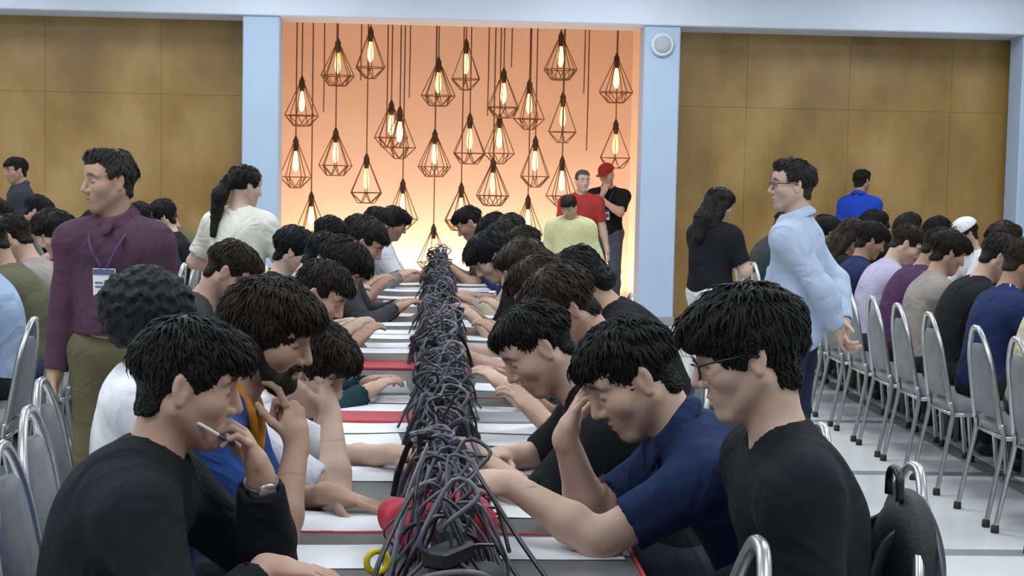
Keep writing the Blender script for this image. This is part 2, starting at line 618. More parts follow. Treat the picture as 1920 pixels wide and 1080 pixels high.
def pdist(p, X, Y, Z):
    if p['t'] == 'c':
        a, b = p['a'], p['b']
        ab = b - a
        x, y, z = X - a[0], Y - a[1], Z - a[2]
        t = (x * ab[0] + y * ab[1] + z * ab[2]) / (ab @ ab + 1e-12)
        te = t
        t = np.clip(t, 0, 1)
        x, y, z = x - t * ab[0], y - t * ab[1], z - t * ab[2]
        if p['flat']:
            n, s = p['flat']
            d = (x * n[0] + y * n[1] + z * n[2]) * (1 - 1 / s)
            x, y, z = x - d * n[0], y - d * n[1], z - d * n[2]
        d = np.sqrt(x * x + y * y + z * z) - (p['ra'] + (p['rb'] - p['ra']) * t)
        if p['end']:
            d = np.maximum(d, (te - 1) * math.sqrt(ab @ ab))
        return d
    if p['t'] == 'e':
        x, y, z = X - p['c'][0], Y - p['c'][1], Z - p['c'][2]
        R, r = p['R'], p['r']
        q = [(x * R[0, i] + y * R[1, i] + z * R[2, i]) / r[i] for i in range(3)]
        k0 = np.sqrt(q[0] ** 2 + q[1] ** 2 + q[2] ** 2)
        k1 = np.sqrt((q[0] / r[0]) ** 2 + (q[1] / r[1]) ** 2 + (q[2] / r[2]) ** 2) + 1e-9
        return k0 * (k0 - 1) / k1
    if p['t'] == 't':
        x, y, z = X - p['c'][0], Y - p['c'][1], Z - p['c'][2]
        h = x * p['n'][0] + y * p['n'][1] + z * p['n'][2]
        q = np.sqrt(np.maximum(x * x + y * y + z * z - h * h, 0)) - p['R']
        return np.sqrt(q * q + h * h) - p['r']
    x, y, z = X - p['c'][0], Y - p['c'][1], Z - p['c'][2]
    return x * p['n'][0] + y * p['n'][1] + z * p['n'][2]


def smin(a, b, k):
    h = np.maximum(k - np.abs(a - b), 0) / k
    return np.minimum(a, b) - h * h * k * .25


def surface(prims, h, lo=None, hi=None, disp=None):
    bx = [pbox(p) for p in prims if p['op'] == '+']
    L = np.min([b[0] for b in bx], 0) - 3 * h
    U = np.max([b[1] for b in bx], 0) + 3 * h
    if lo is not None:
        L, U = np.maximum(L, lo), np.minimum(U, hi)
    n = np.maximum(((U - L) / h).astype(int) + 2, 4)
    ax = [(L[i] + np.arange(n[i]) * h).astype(np.float32) for i in range(3)]
    Fd = np.full(n, 1.0, np.float32)
    for p in prims:
        k = max(p['k'], 1e-4)
        if p['op'] == 'cut':
            d = pdist(p, ax[0][:, None, None], ax[1][None, :, None], ax[2][None, None, :])
            Fd = -smin(-Fd, -d.astype(np.float32), k)
            continue
        a, b = pbox(p)
        mg = k + 3 * h
        i0 = np.clip(np.floor((a - mg - L) / h).astype(int), 0, n)
        i1 = np.clip(np.ceil((b + mg - L) / h).astype(int) + 1, 0, n)
        if np.any(i1 <= i0):
            continue
        sl = tuple(slice(i0[i], i1[i]) for i in range(3))
        d = pdist(p, ax[0][sl[0]][:, None, None], ax[1][sl[1]][None, :, None], ax[2][sl[2]][None, None, :]).astype(np.float32)
        if p['op'] == '+':
            Fd[sl] = smin(Fd[sl], d, k)
        else:
            Fd[sl] = -smin(-Fd[sl], d, k)
    if disp is not None:
        ii = np.nonzero(np.abs(Fd) < .05)
        Fd[ii] += disp(ax[0][ii[0]], ax[1][ii[1]], ax[2][ii[2]]).astype(np.float32)
    s = Fd < 0
    c = np.zeros(np.array(n) - 1, np.uint8)
    for dx in (0, 1):
        for dy in (0, 1):
            for dz in (0, 1):
                c += s[dx:n[0] - 1 + dx, dy:n[1] - 1 + dy, dz:n[2] - 1 + dz]
    act = (c > 0) & (c < 8)
    ci = np.argwhere(act)
    if len(ci) == 0:
        return np.zeros((0, 3)), np.zeros((0, 4), int)
    idx = np.full(act.shape, -1, np.int32)
    idx[act] = np.arange(len(ci))
    corners = [(dx, dy, dz) for dx in (0, 1) for dy in (0, 1) for dz in (0, 1)]
    val = np.stack([Fd[ci[:, 0] + a, ci[:, 1] + b, ci[:, 2] + d] for a, b, d in corners], 1)
    cp = np.array(corners, np.float32)
    acc = np.zeros((len(ci), 3), np.float32)
    cnt = np.zeros(len(ci), np.float32)
    for i in range(8):
        for j in range(i + 1, 8):
            if np.abs(cp[i] - cp[j]).sum() == 1:
                m = (val[:, i] < 0) != (val[:, j] < 0)
                t = val[:, i] / (val[:, i] - val[:, j] + 1e-20)
                pt = cp[i] + t[:, None] * (cp[j] - cp[i])
                acc[m] += pt[m]
                cnt[m] += 1
    v = (ci + acc / cnt[:, None]) * h + L
    quads = []
    for axn in range(3):
        o1, o2 = [(1, 2), (2, 0), (0, 1)][axn]
        sa = [slice(None)] * 3
        sb = [slice(None)] * 3
        sa[axn], sb[axn] = slice(0, n[axn] - 1), slice(1, n[axn])
        ch = s[tuple(sa)] != s[tuple(sb)]
        e = np.argwhere(ch)
        m = (e[:, o1] > 0) & (e[:, o2] > 0) & (e[:, o1] < n[o1] - 1) & (e[:, o2] < n[o2] - 1)
        e = e[m]
        if len(e) == 0:
            continue
        ins = s[e[:, 0], e[:, 1], e[:, 2]]
        d1 = np.zeros(3, int)
        d2 = np.zeros(3, int)
        d1[o1], d2[o2] = 1, 1
        g = lambda q: idx[q[:, 0], q[:, 1], q[:, 2]]
        q = np.stack([g(e - d1 - d2), g(e - d2), g(e), g(e - d1)], 1)
        q[~ins] = q[~ins][:, ::-1]
        quads.append(q)
    q = np.concatenate(quads)
    q = q[(q >= 0).all(1)]
    return v, q


def multires(prims, h, fine=(), disp=None):
    v, q = surface(prims, h, disp=disp)
    V, Q = [], []
    if len(fine):
        ce = v[q].mean(1)
        keep = np.ones(len(q), bool)
        for lo, hi, h2 in fine:
            keep &= ~((ce > lo) & (ce < hi)).all(1)
        q = q[keep]
        used = np.unique(q)
        mp = np.full(len(v), -1)
        mp[used] = np.arange(len(used))
        v, q = v[used], mp[q]
    V.append(v)
    Q.append(q)
    off = len(v)
    for lo, hi, h2 in fine:
        v2, q2 = surface(prims, h2, lo - 1.2 * h, hi + 1.2 * h, disp)
        V.append(v2)
        Q.append(q2 + off)
        off += len(v2)
    return np.concatenate(V), np.concatenate(Q)


def folds(amp, f=22.0, seed=0.0):
    def d(x, y, z):
        a = np.sin(f * (.55 * x + .25 * y + .80 * z) + 2.2 * np.sin(f * .33 * (x - y + .3 * z) + seed) + seed)
        b = np.sin(f * 1.9 * (.7 * x - .6 * y + .35 * z) + 1.7 * np.sin(f * .5 * (y + z) + seed * 2) + 1.3 * seed)
        return amp * (.65 * a + .35 * b)
    return d


def strands(H0, HR, amp, f=150.0, seed=0.0):
    def d(x, y, z):
        px, py, pz = x - H0[0], y - H0[1], z - H0[2]
        a = px * HR[0, 0] + py * HR[1, 0] + pz * HR[2, 0]
        l = px * HR[0, 1] + py * HR[1, 1] + pz * HR[2, 1]
        u = px * HR[0, 2] + py * HR[1, 2] + pz * HR[2, 2]
        g = l + .35 * a + .018 * np.sin(u * 38 + seed) + .012 * np.sin(a * 55 + 1 + seed)
        return amp * (np.sin(f * g) * .6 + .6 * np.sin(f * .37 * g + 31 * a + seed) + .4 * np.sin(60 * u + 40 * a + seed))
    return d


def curls(amp, f=85.0):
    def d(x, y, z):
        return amp * (np.sin(f * x + 1.5 * np.sin(f * .6 * y)) * np.sin(f * y + 1.5 * np.sin(f * .6 * z)) + np.sin(f * z + 1.3 * np.sin(f * .7 * x)) * .6)
    return d

# ================================================================== PEOPLE


def Rx(a):
    c, s = math.cos(a), math.sin(a)
    return np.array([[1, 0, 0], [0, c, -s], [0, s, c]])


def Ry(a):
    c, s = math.cos(a), math.sin(a)
    return np.array([[c, 0, s], [0, 1, 0], [-s, 0, c]])


def Rz(a):
    c, s = math.cos(a), math.sin(a)
    return np.array([[c, -s, 0], [s, c, 0], [0, 0, 1]])


D2R = math.pi / 180


def basis(lean, twist=0, side=0):
    return Rz(twist * D2R) @ Rx(side * D2R) @ Ry(lean * D2R)


def ik(S, T, l1, l2, pole):
    d = T - S
    L = np.linalg.norm(d)
    mx = (l1 + l2) * .995
    if L > mx:
        T = S + d / L * mx
        d = T - S
        L = mx
    L = max(L, abs(l1 - l2) + .02)
    u = nrm(d)
    a = (l1 * l1 - l2 * l2 + L * L) / (2 * L)
    hh = math.sqrt(max(l1 * l1 - a * a, 0))
    p = np.asarray(pole, float)
    p = nrm(p - u * (p @ u))
    return S + u * a + p * hh, T


def skeleton(sp):
    J = {}
    sit = sp.get('kind', 'sit') == 'sit'
    s = sp.get('s', 1.0)
    lean = sp.get('lean', 20.0)
    ts = s
    hunch = sp.get('hunch', 10.0 if sit else 3.0)
    tw, sd = sp.get('twist', 0), sp.get('side', 0)
    hy, hpit, hr = sp.get('head', (0, 20, 0))
    HR = basis(hpit, hy, hr)
    P = A(0, 0, .56 if sit else .95 * s)
    tgt = sp.get('head_at')
    for it in range(14 if tgt else 1):
        B1, Bm, B2 = basis(lean - hunch, tw * .3, sd * .4), basis(lean, tw * .6, sd * .7), basis(lean + hunch, tw, sd)
        Bn = basis(lean * .7 + hpit * .3, tw * .5 + hy * .5, sd)
        W = P + B1[:, 2] * .17 * ts
        C = W + Bm[:, 2] * .19 * ts
        N = C + B2[:, 2] * .14 * ts
        Hc = N + Bn[:, 2] * .085 * s + HR @ A(.012, 0, .08) * s
        if tgt:
            d0, d1 = Hc - P, A(tgt[0], 0, tgt[1]) - P
            a0, a1 = math.atan2(d0[0], d0[2]), math.atan2(d1[0], d1[2])
            lean += (a1 - a0) / D2R
            ts *= math.hypot(d1[0], d1[2]) / math.hypot(d0[0], d0[2])
    J.update(P=P, W=W, C=C, N=N, H=Hc, HR=HR, B1=B1, Bm=Bm, B2=B2, Bn=Bn, s=s, sit=sit)
    shw, shf, shu = sp.get('shw', .18) * s, sp.get('shf', .02), sp.get('shu', 0)
    for k, sg in (('L', 1), ('R', -1)):
        S = C + B2 @ A(shf, sg * shw, .052 * ts + shu)
        a = sp.get('arm' + k)
        if a is None:
            a = dict(w=(.44, sg * .12, .80), pole=(0, sg * .55, -.8)) if sit else dict(w=(.06, sg * .30, .80 * s), pole=(-1, sg * .3, 0))
        T = A(*a['w'])
        E, T = ik(S, T, .285 * s, .255 * s, A(*a.get('pole', (0, sg, -.6))))
        hd = nrm(A(*a['hd'])) if 'hd' in a else nrm(T - E)
        pn = A(*a.get('pn', (0, 0, -1) if sit else (0, -sg, 0)))
        pn = nrm(pn - hd * (pn @ hd))
        J['S' + k], J['E' + k], J['T' + k], J['hd' + k], J['pn' + k] = S, E, T, hd, pn
        J['curl' + k] = a.get('curl', (18, 25, 20))
        J['spread' + k] = a.get('spread', 1.0)
        J['thumb' + k] = a.get('thumb', 1.0)
        J['fing' + k] = a.get('fing')
        hip = P + B1 @ A(0, sg * .09 * s, -.02)
        if sit:
            lx = sp.get('legx', .41)
            kn = A(lx * s, sg * .11, .51)
            an = A(lx * s - sp.get('tuck', .02), sg * .12, .09)
        else:
            st = sp.get('stride', .03) * sg
            kn = A(.02 + st * .6, sg * .10, .50 * s)
            an = A(-.02 + st, sg * .11, .09)
        J['hip' + k], J['K' + k], J['An' + k] = hip, kn, an
    return J


def hand_prims(J, k, detail):
    s = J['s']
    w, d, n = J['T' + k], J['hd' + k], J['pn' + k]
    t = np.cross(d, n) * (1 if k == 'R' else -1)
    R = np.stack([d, t, n], 1)
    out = [ell(w + d * .050 * s, (.055 * s, .041 * s, .0165 * s), R, .012),
           cone(w - d * .01, w + d * .03, .026, .027, .015, flat=(t, 1.2)),
           ell(w + d * .035 * s + t * .026 * s + n * .008, (.034, .016, .016), R, .012)]
    c0 = J['curl' + k]
    fg = J['fing' + k]
    sprd = J['spread' + k]
    for i in range(4):
        cu = fg[i] if fg else c0
        sc = (.95, 1.05, .98, .78)[i] * s
        base = w + (d * (.090, .094, .090, .082)[i] + t * (.031 - .0205 * i)) * s
        sa = (.10 - .065 * i) * sprd
        dd = nrm(d * math.cos(sa) + t * math.sin(sa))
        ang = 0
        p = base
        if not detail:
            pass
        for j, ln in enumerate((.043, .027, .021)):
            ang += cu[j] * D2R
            v = dd * math.cos(ang) + n * math.sin(ang)
            q = p + v * ln * sc
            r0 = (.0094, .0086, .0080)[j] * (1 if i < 3 else .88) * (1 if detail else 1.25)
            r1 = (.0086, .0080, .0068)[j] * (1 if i < 3 else .88) * (1 if detail else 1.25)
            out.append(cone(p, q, r0, r1, .004 if detail else .012))
            p = q
    th = J['thumb' + k]
    p = w + (d * .028 + t * .030 + n * .010) * s
    v = nrm(d * .65 + t * .65 * th + n * .40)
    for j, (ln, r0, r1) in enumerate(((.038, .0125, .0108), (.031, .0105, .0095), (.024, .0095, .0075))):
        q = p + v * ln * s
        out.append(cone(p, q, r0, r1, .005))
        p = q
        v = nrm(v + d * .30 - t * .15 * th + n * .12)
    return out


def head_prims(J, sp, detail):
    s = J['s'] * sp.get('hs', 1.0)
    H, R = J['H'], J['HR']
    hp = lambda a, l, u: H + R @ A(a, l, u) * s
    E = lambda c, r, k=.02, op='+', Q=None: ell(hp(*c), A(*r) * s, R if Q is None else R @ Q, k, op)
    C = lambda a, b, ra, rb, k=.015, op='+', **kw: cone(hp(*a), hp(*b), ra * s, rb * s, k, op, **kw)
    jw = sp.get('jaw', 1.0)
    out = [E((-.012, 0, .030), (.096, .076, .086)),
           E((.028, 0, -.028), (.066, .060 * jw, .082), .03),
           E((.045, 0, .045), (.048, .058, .045), .03)]
    for g in (1, -1):
        out += [C((-.005, g * .056 * jw, -.045), (.066, g * .018, -.100), .020, .017, .02),
                E((.055, g * .040 * jw, -.022), (.032, .026, .028), .02),
                C((.083, g * .012, .033), (.070, g * .048, .030), .011, .010, .012)]
    out += [E((.074, 0, -.100), (.022, .026, .019), .018),
            E((.078, 0, -.066), (.020, .032, .024), .02),
            C((.020, 0, -.085), (.06, 0, -.10), .03, .02, .02)]
    if detail:
        for g in (1, -1):
            out += [E((.100, g * .033, .006), (.020, .019, .013), .012, '-'),
                    E((.0735, g * .033, .004), (.0155, .0165, .0135), .006)]
    out += [C((.088, 0, .022), (.112, 0, -.026), .0085, .0125, .010),
            E((.098, .013, -.033), (.012, .0085, .009), .006), E((.098, -.013, -.033), (.012, .0085, .009), .006)]
    if detail:
        out += [E((.093, 0, -.0595), (.0105, .022, .0065), .005), E((.0905, 0, -.073), (.0105, .019, .0075), .005),
                E((.103, 0, -.066), (.008, .024, .0020), .004, '-'),
                E((.098, .008, -.043), (.006, .0045, .004), .004, '-'), E((.098, -.008, -.043), (.006, .0045, .004), .004, '-')]
    for g in (1, -1):
        Q = Rz(-g * .35) @ Ry(-.2)
        out += [E((-.008, g * .077, -.004), (.019, .0085, .032), .008, '+', Q)]
        if detail:
            out += [E((-.003, g * .087, .001), (.011, .007, .019), .005, '-', Q), E((-.006, g * .078, -.030), (.010, .007, .010), .005)]
    N = J['N']
    out += [cone(N + J['Bn'] @ A(-.004, 0, -.05), hp(-.022, 0, -.045), .058 * sp.get('neck', 1), .052 * sp.get('neck', 1) * s, .03)]
    return out, hp


def torso_prims(J, sp, e):
    g = sp.get('girth', 1.0)
    P, W, C, N, B1, Bm, B2 = (J[k] for k in ('P', 'W', 'C', 'N', 'B1', 'Bm', 'B2'))
    be = sp.get('belly', 0.0)
    out = [ell(P + B1 @ A(0, 0, .02), (.122 * g + e, .165 * g + e, .12 + e), B1, .05),
           ell(W, (.108 * g + e, .148 * g + e, .15), Bm, .06),
           ell(C + B2 @ A(0, 0, -.03), (.114 * g + e, .160 * g + e, .165 + e), B2, .06)]
    if be:
        out.append(ell(W + Bm @ A(be, 0, -.02), (.11 * g + e, .14 * g, .14), Bm, .06))
    if sp.get('female'):
        for sg in (1, -1):
            out.append(ell(C + B2 @ A(.075, sg * .07, -.03), (.06 + e, .062 + e, .065), B2, .04))
    for k, sg in (('L', 1), ('R', -1)):
        S = J['S' + k]
        out.append(cone(C + B2 @ A(0, sg * .06, .045), S, .078 + e * .6, .060 + e * .6, .06))
        out.append(cone(N + B2 @ A(-.012, sg * .025, -.005), S + B2 @ A(0, 0, .0), .042 + e * .5, .044 + e * .5, .05))
    return out


def arm_prims(J, k, e, upto=1.0, fore=1.0, thick=1.0):
    S, E, T = J['S' + k], J['E' + k], J['T' + k]
    out = []
    M_ = S + (E - S) * min(upto, 1)
    r_at = lambda t: (.054 + (.043 - .054) * t + e) * thick
    out.append(cone(S, S + (E - S) * .30, r_at(0), r_at(.3), .07))
    out.append(cone(S + (E - S) * .25, M_, r_at(.25), r_at(min(upto, 1)), .014, end=upto < 1))
    if upto >= 1 and fore > 0:
        Q = E + (T - E) * .3
        Tn = E + (T - E) * fore
        out.append(cone(E, Q, (.042 + e) * thick, (.0435 + e) * thick, .02))
        out.append(cone(Q, Tn, (.0435 + e) * thick, (.0435 + (.027 - .0435) * (fore - .3) / .7 + e) * thick, .02, end=True if fore < 1 else False))
    return out


def leg_prims(J, e, k):
    hip, kn, an = J['hip' + k], J['K' + k], J['An' + k]
    return [cone(hip, kn, .088 + e, .058 + e, .05),
            cone(kn, kn + (an - kn) * .35, .056 + e, .058 + e, .03),
            cone(kn + (an - kn) * .35, an, .058 + e, .040 + e * 1.6, .03)]


def hair_prims(sp, hp, R, s):
    st = sp.get('hair', 'short')
    s = s * sp.get('hs', 1.0)
    E = lambda c, r, k=.02, op='+', Q=None: ell(hp(*c), A(*r) * s, R if Q is None else R @ Q, k, op)
    C = lambda a, b, ra, rb, k=.02, op='+': cone(hp(*a), hp(*b), ra * s, rb * s, k, op)
    PL = lambda c, n, k=.01: plane(hp(*c), R @ A(*n), k)
    ears = [E((.002, g * .093, -.020), (.030, .032, .036), .008, '-') for g in (1, -1)]
    face = E((.128, 0, -.035), (.088, .105, .098), .014, '-')
    nape = E((-.047, 0, -.052), (.0375, .0585, .060), .02)
    if st == 'short':
        return [E((-.013, 0, .033), (.1015, .0815, .090)), E((.012, 0, .080), (.080, .068, .048), .03), E((.075, 0, .068), (.026, .052, .026), .025), nape, face,
                PL((0, 0, -.045), (.62, 0, -1), .03)] + ears
    if st == 'crop':
        return [E((-.013, 0, .031), (.0995, .0795, .0885)), E((.02, 0, .085), (.066, .060, .032), .03), nape, face,
                PL((0, 0, -.042), (.60, 0, -1), .025)] + ears
    if st == 'recede':
        return [E((-.014, 0, .031), (.0995, .0800, .0885)), E((.01, 0, .088), (.066, .052, .032), .03), E((.055, 0, .082), (.03, .035, .024), .025),
                nape, E((.130, 0, -.020), (.088, .108, .098), .014, '-'), PL((0, 0, -.042), (.60, 0, -1), .025)] + ears
    if st == 'quiff':      # full swept top, tapered sides
        return [E((-.014, 0, .034), (.1025, .0815, .092)), E((.020, 0, .078), (.086, .070, .054), .03), E((.080, 0, .070), (.032, .054, .032), .03), nape,
                E((.137, 0, -.050), (.088, .105, .098), .014, '-'), PL((0, 0, -.050), (.60, 0, -1), .03)] + ears
    if st == 'mop':        # thick hair with a fringe over the brow, covers top of ear
        return [E((-.016, 0, .036), (.108, .091, .095)), E((.022, 0, .078), (.086, .076, .050), .03), E((.078, 0, .062), (.034, .064, .033), .03), nape,
                E((.140, 0, -.058), (.095, .100, .096), .012, '-'), PL((0, 0, -.062), (.62, 0, -1), .03)] + [E((.010, g * .100, -.028), (.028, .034, .034), .008, '-') for g in (1, -1)]
    if st == 'shaggy':     # long on the neck
        return [E((-.018, 0, .034), (.111, .094, .099)), E((.025, 0, .080), (.082, .076, .048), .03), E((.078, 0, .062), (.032, .062, .032), .03),
                E((-.066, 0, -.050), (.052, .076, .072), .03),
                E((.138, 0, -.050), (.092, .098, .096), .012, '-'), PL((0, 0, -.105), (.35, 0, -1), .03)] + [E((.020, g * .100, -.030), (.024, .030, .034), .008, '-') for g in (1, -1)]
    if st == 'afro':
        return [E((-.03, 0, .055), (.150, .145, .125)), E((-.065, 0, -.01), (.095, .115, .075), .03),
                E((.155, 0, -.045), (.095, .12, .095), .012, '-'), PL((0, 0, -.075), (.3, 0, -1))]
    if st == 'long':
        return [E((-.02, 0, .034), (.112, .098, .100)), E((.03, 0, .075), (.080, .075, .045), .03),
                C((-.055, 0, -.02), (-.085, 0, -.17), .082, .085), C((-.085, 0, -.17), (-.09, 0, -.31), .085, .05),
                C((-.03, .07, -.02), (-.05, .08, -.2), .04, .035), C((-.03, -.07, -.02), (-.05, -.08, -.2), .04, .035),
                E((.132, 0, -.050), (.090, .092, .100), .012, '-')]
    if st == 'pony':
        return [E((-.016, 0, .036), (.106, .089, .094)), E((-.085, 0, .005), (.035, .038, .035), .02),
                C((-.110, 0, .01), (-.150, 0, -.10), .034, .046), C((-.150, 0, -.10), (-.135, 0, -.34), .046, .022),
                E((.128, 0, -.035), (.088, .105, .098), .012, '-'), PL((0, 0, -.045), (.8, 0, -1), .01) if False else E((.02, 0, -.14), (.085, .12, .09), .01, '-')] + ears
    if st == 'thin':       # receding
        return [E((-.022, 0, .026), (.097, .083, .088)), E((-.01, 0, .085), (.06, .045, .024), .02),
                E((.120, 0, .0), (.085, .100, .105), .012, '-'), PL((0, 0, -.030), (.45, 0, -1))] + ears
    return []


def add_locks(v, f, J, sp, count, seed):
    """tapered locks lying on the hair surface so that its outline is not a smooth shell"""
    rg = np.random.RandomState(seed)
    me = npmesh('tmp', v, f)
    nr = np.zeros(len(v) * 3, np.float32)
    me.vertices.foreach_get('normal', nr)
    nr = nr.reshape(-1, 3)
    bpy.data.meshes.remove(me)
    R, H, s = J['HR'], J['H'], J['s'] * sp.get('hs', 1.0)
    loc = ((v - H) @ R) / s
    ok = np.nonzero(((nr @ R)[:, 2] > -.45) & (loc[:, 2] > -.25))[0]
    pick = rg.choice(ok, count)
    p, n, q = v[pick].astype(float), nr[pick].astype(float), loc[pick]
    crown = A(-.045, 0, .13)
    d = (q - crown) + rg.normal(0, .016, (count, 3))
    d[:, 2] -= .03
    d = d @ R.T
    d -= n * (d * n).sum(1)[:, None]
    d /= np.linalg.norm(d, axis=1)[:, None] + 1e-9
    L = rg.uniform(.022, .050, count) * s * sp.get('lock', 1.0)
    front = (q[:, 0] > .035) & (q[:, 2] < .075)
    low = q[:, 2] < -.01
    L[front] *= sp.get('fringe', .55)
    L[low] *= .5
    if sp.get('hair') in ('short', 'quiff', 'crop', 'recede'):
        L = np.where(q[:, 2] < .025, np.minimum(L, .010), L)
        lift_k = np.where(q[:, 2] < .03, .2, 1.0)
    else:
        lift_k = np.ones(count)
    nearear = (np.abs(q[:, 1]) > .06) & (np.abs(q[:, 0]) < .045) & (q[:, 2] < .045)
    L = np.where(nearear, np.minimum(L, .012), L)
    L = np.where(front & (q[:, 0] > .06) & (q[:, 2] < .05), np.minimum(L, .012 * sp.get('fringe', .55) / .55), L)
    if sp.get('hair') == 'recede':
        d = np.where(((q[:, 0] > .03) & (q[:, 2] > .03))[:, None], -d, d)
    side = np.cross(n, d)
    lift = rg.uniform(.000, .0035, count) * s * lift_k
    sw = rg.normal(0, .006, count)
    P = [p - n * .004 * s, p + d * (L * .35)[:, None] + n * lift[:, None], p + d * (L * .7)[:, None] + n * (lift * .8)[:, None] + side * sw[:, None] * .4,
         p + d * L[:, None] - n * (L * .16)[:, None] + side * sw[:, None]]
    rad = [.0026, .0026, .0020, .0004]
    V = []
    for i in range(4):
        for an in range(4):
            a = an * math.pi / 2
            V.append(P[i] + (side * math.cos(a) * 1.3 + n * math.sin(a) * .7) * rad[i] * s)
    V = np.stack(V, 1)
    base = np.arange(count)[:, None] * 16 + len(v)
    Q = []
    for i in range(3):
        for a in range(4):
            b = (a + 1) % 4
            Q.append(base + np.array([[i * 4 + a, i * 4 + b, i * 4 + 4 + b, i * 4 + 4 + a]]))
    return np.concatenate([v, V.reshape(-1, 3)]), np.concatenate([f, np.concatenate(Q)])


def marks_attr(me, v, J, sp):
    s = J['s'] * sp.get('hs', 1.0)
    q = ((v - J['H']) @ J['HR']) / s
    a, l, u = q[:, 0], q[:, 1], q[:, 2]
    al = np.abs(l)
    front = np.clip((a - .045) / .02, 0, 1)
    near = (np.abs(u) < .14) & (al < .1) & (a < .14)
    lips = np.exp(-((l / .021) ** 4) - ((u + .0655) / .011) ** 4) * front
    uc = .034 - 3.0 * np.maximum(al - .032, 0) ** 2 * 10
    brow = np.exp(-((u - uc) / .0065) ** 2) * (1 / (1 + np.exp(-(al - .013) / .0025))) * (1 / (1 + np.exp((al - .052) / .0025))) * front
    lash = np.exp(-((u - (.0015 + 0 * u)) / .0042) ** 2) * np.exp(-((al - .033) / .0145) ** 6) * front
    hairm = np.clip(.9 * brow + .85 * lash, 0, 1)
    st = sp.get('stubble', .25)
    beard = np.clip((-u - .040) / .02, 0, 1) * np.clip((a + .01) / .03, 0, 1) * np.clip((u + .135) / .02, 0, 1) * (1 - .8 * lips)
    must = np.exp(-((u + .050) / .006) ** 2) * np.exp(-(l / .030) ** 4) * front
    stub = np.clip(st * (beard + must), 0, .9)
    colr = np.stack([lips * .7, hairm, stub, np.ones_like(a)], 1).astype(np.float32)
    colr[~near, :3] = 0
    at = me.attributes.new('marks', 'FLOAT_COLOR', 'POINT')
    at.data.foreach_set('color', colr.ravel())


QUAL = {2: dict(body=.011, head=.0034, hand=.0034, cloth=.0085, hair=.0044, leg=.016),
        1: dict(body=.015, head=.0060, hand=.0052, cloth=.0125, hair=.0075, leg=.020),
        0: dict(body=.018, head=.0090, hand=.0085, cloth=.0170, hair=.0105, leg=.024)}


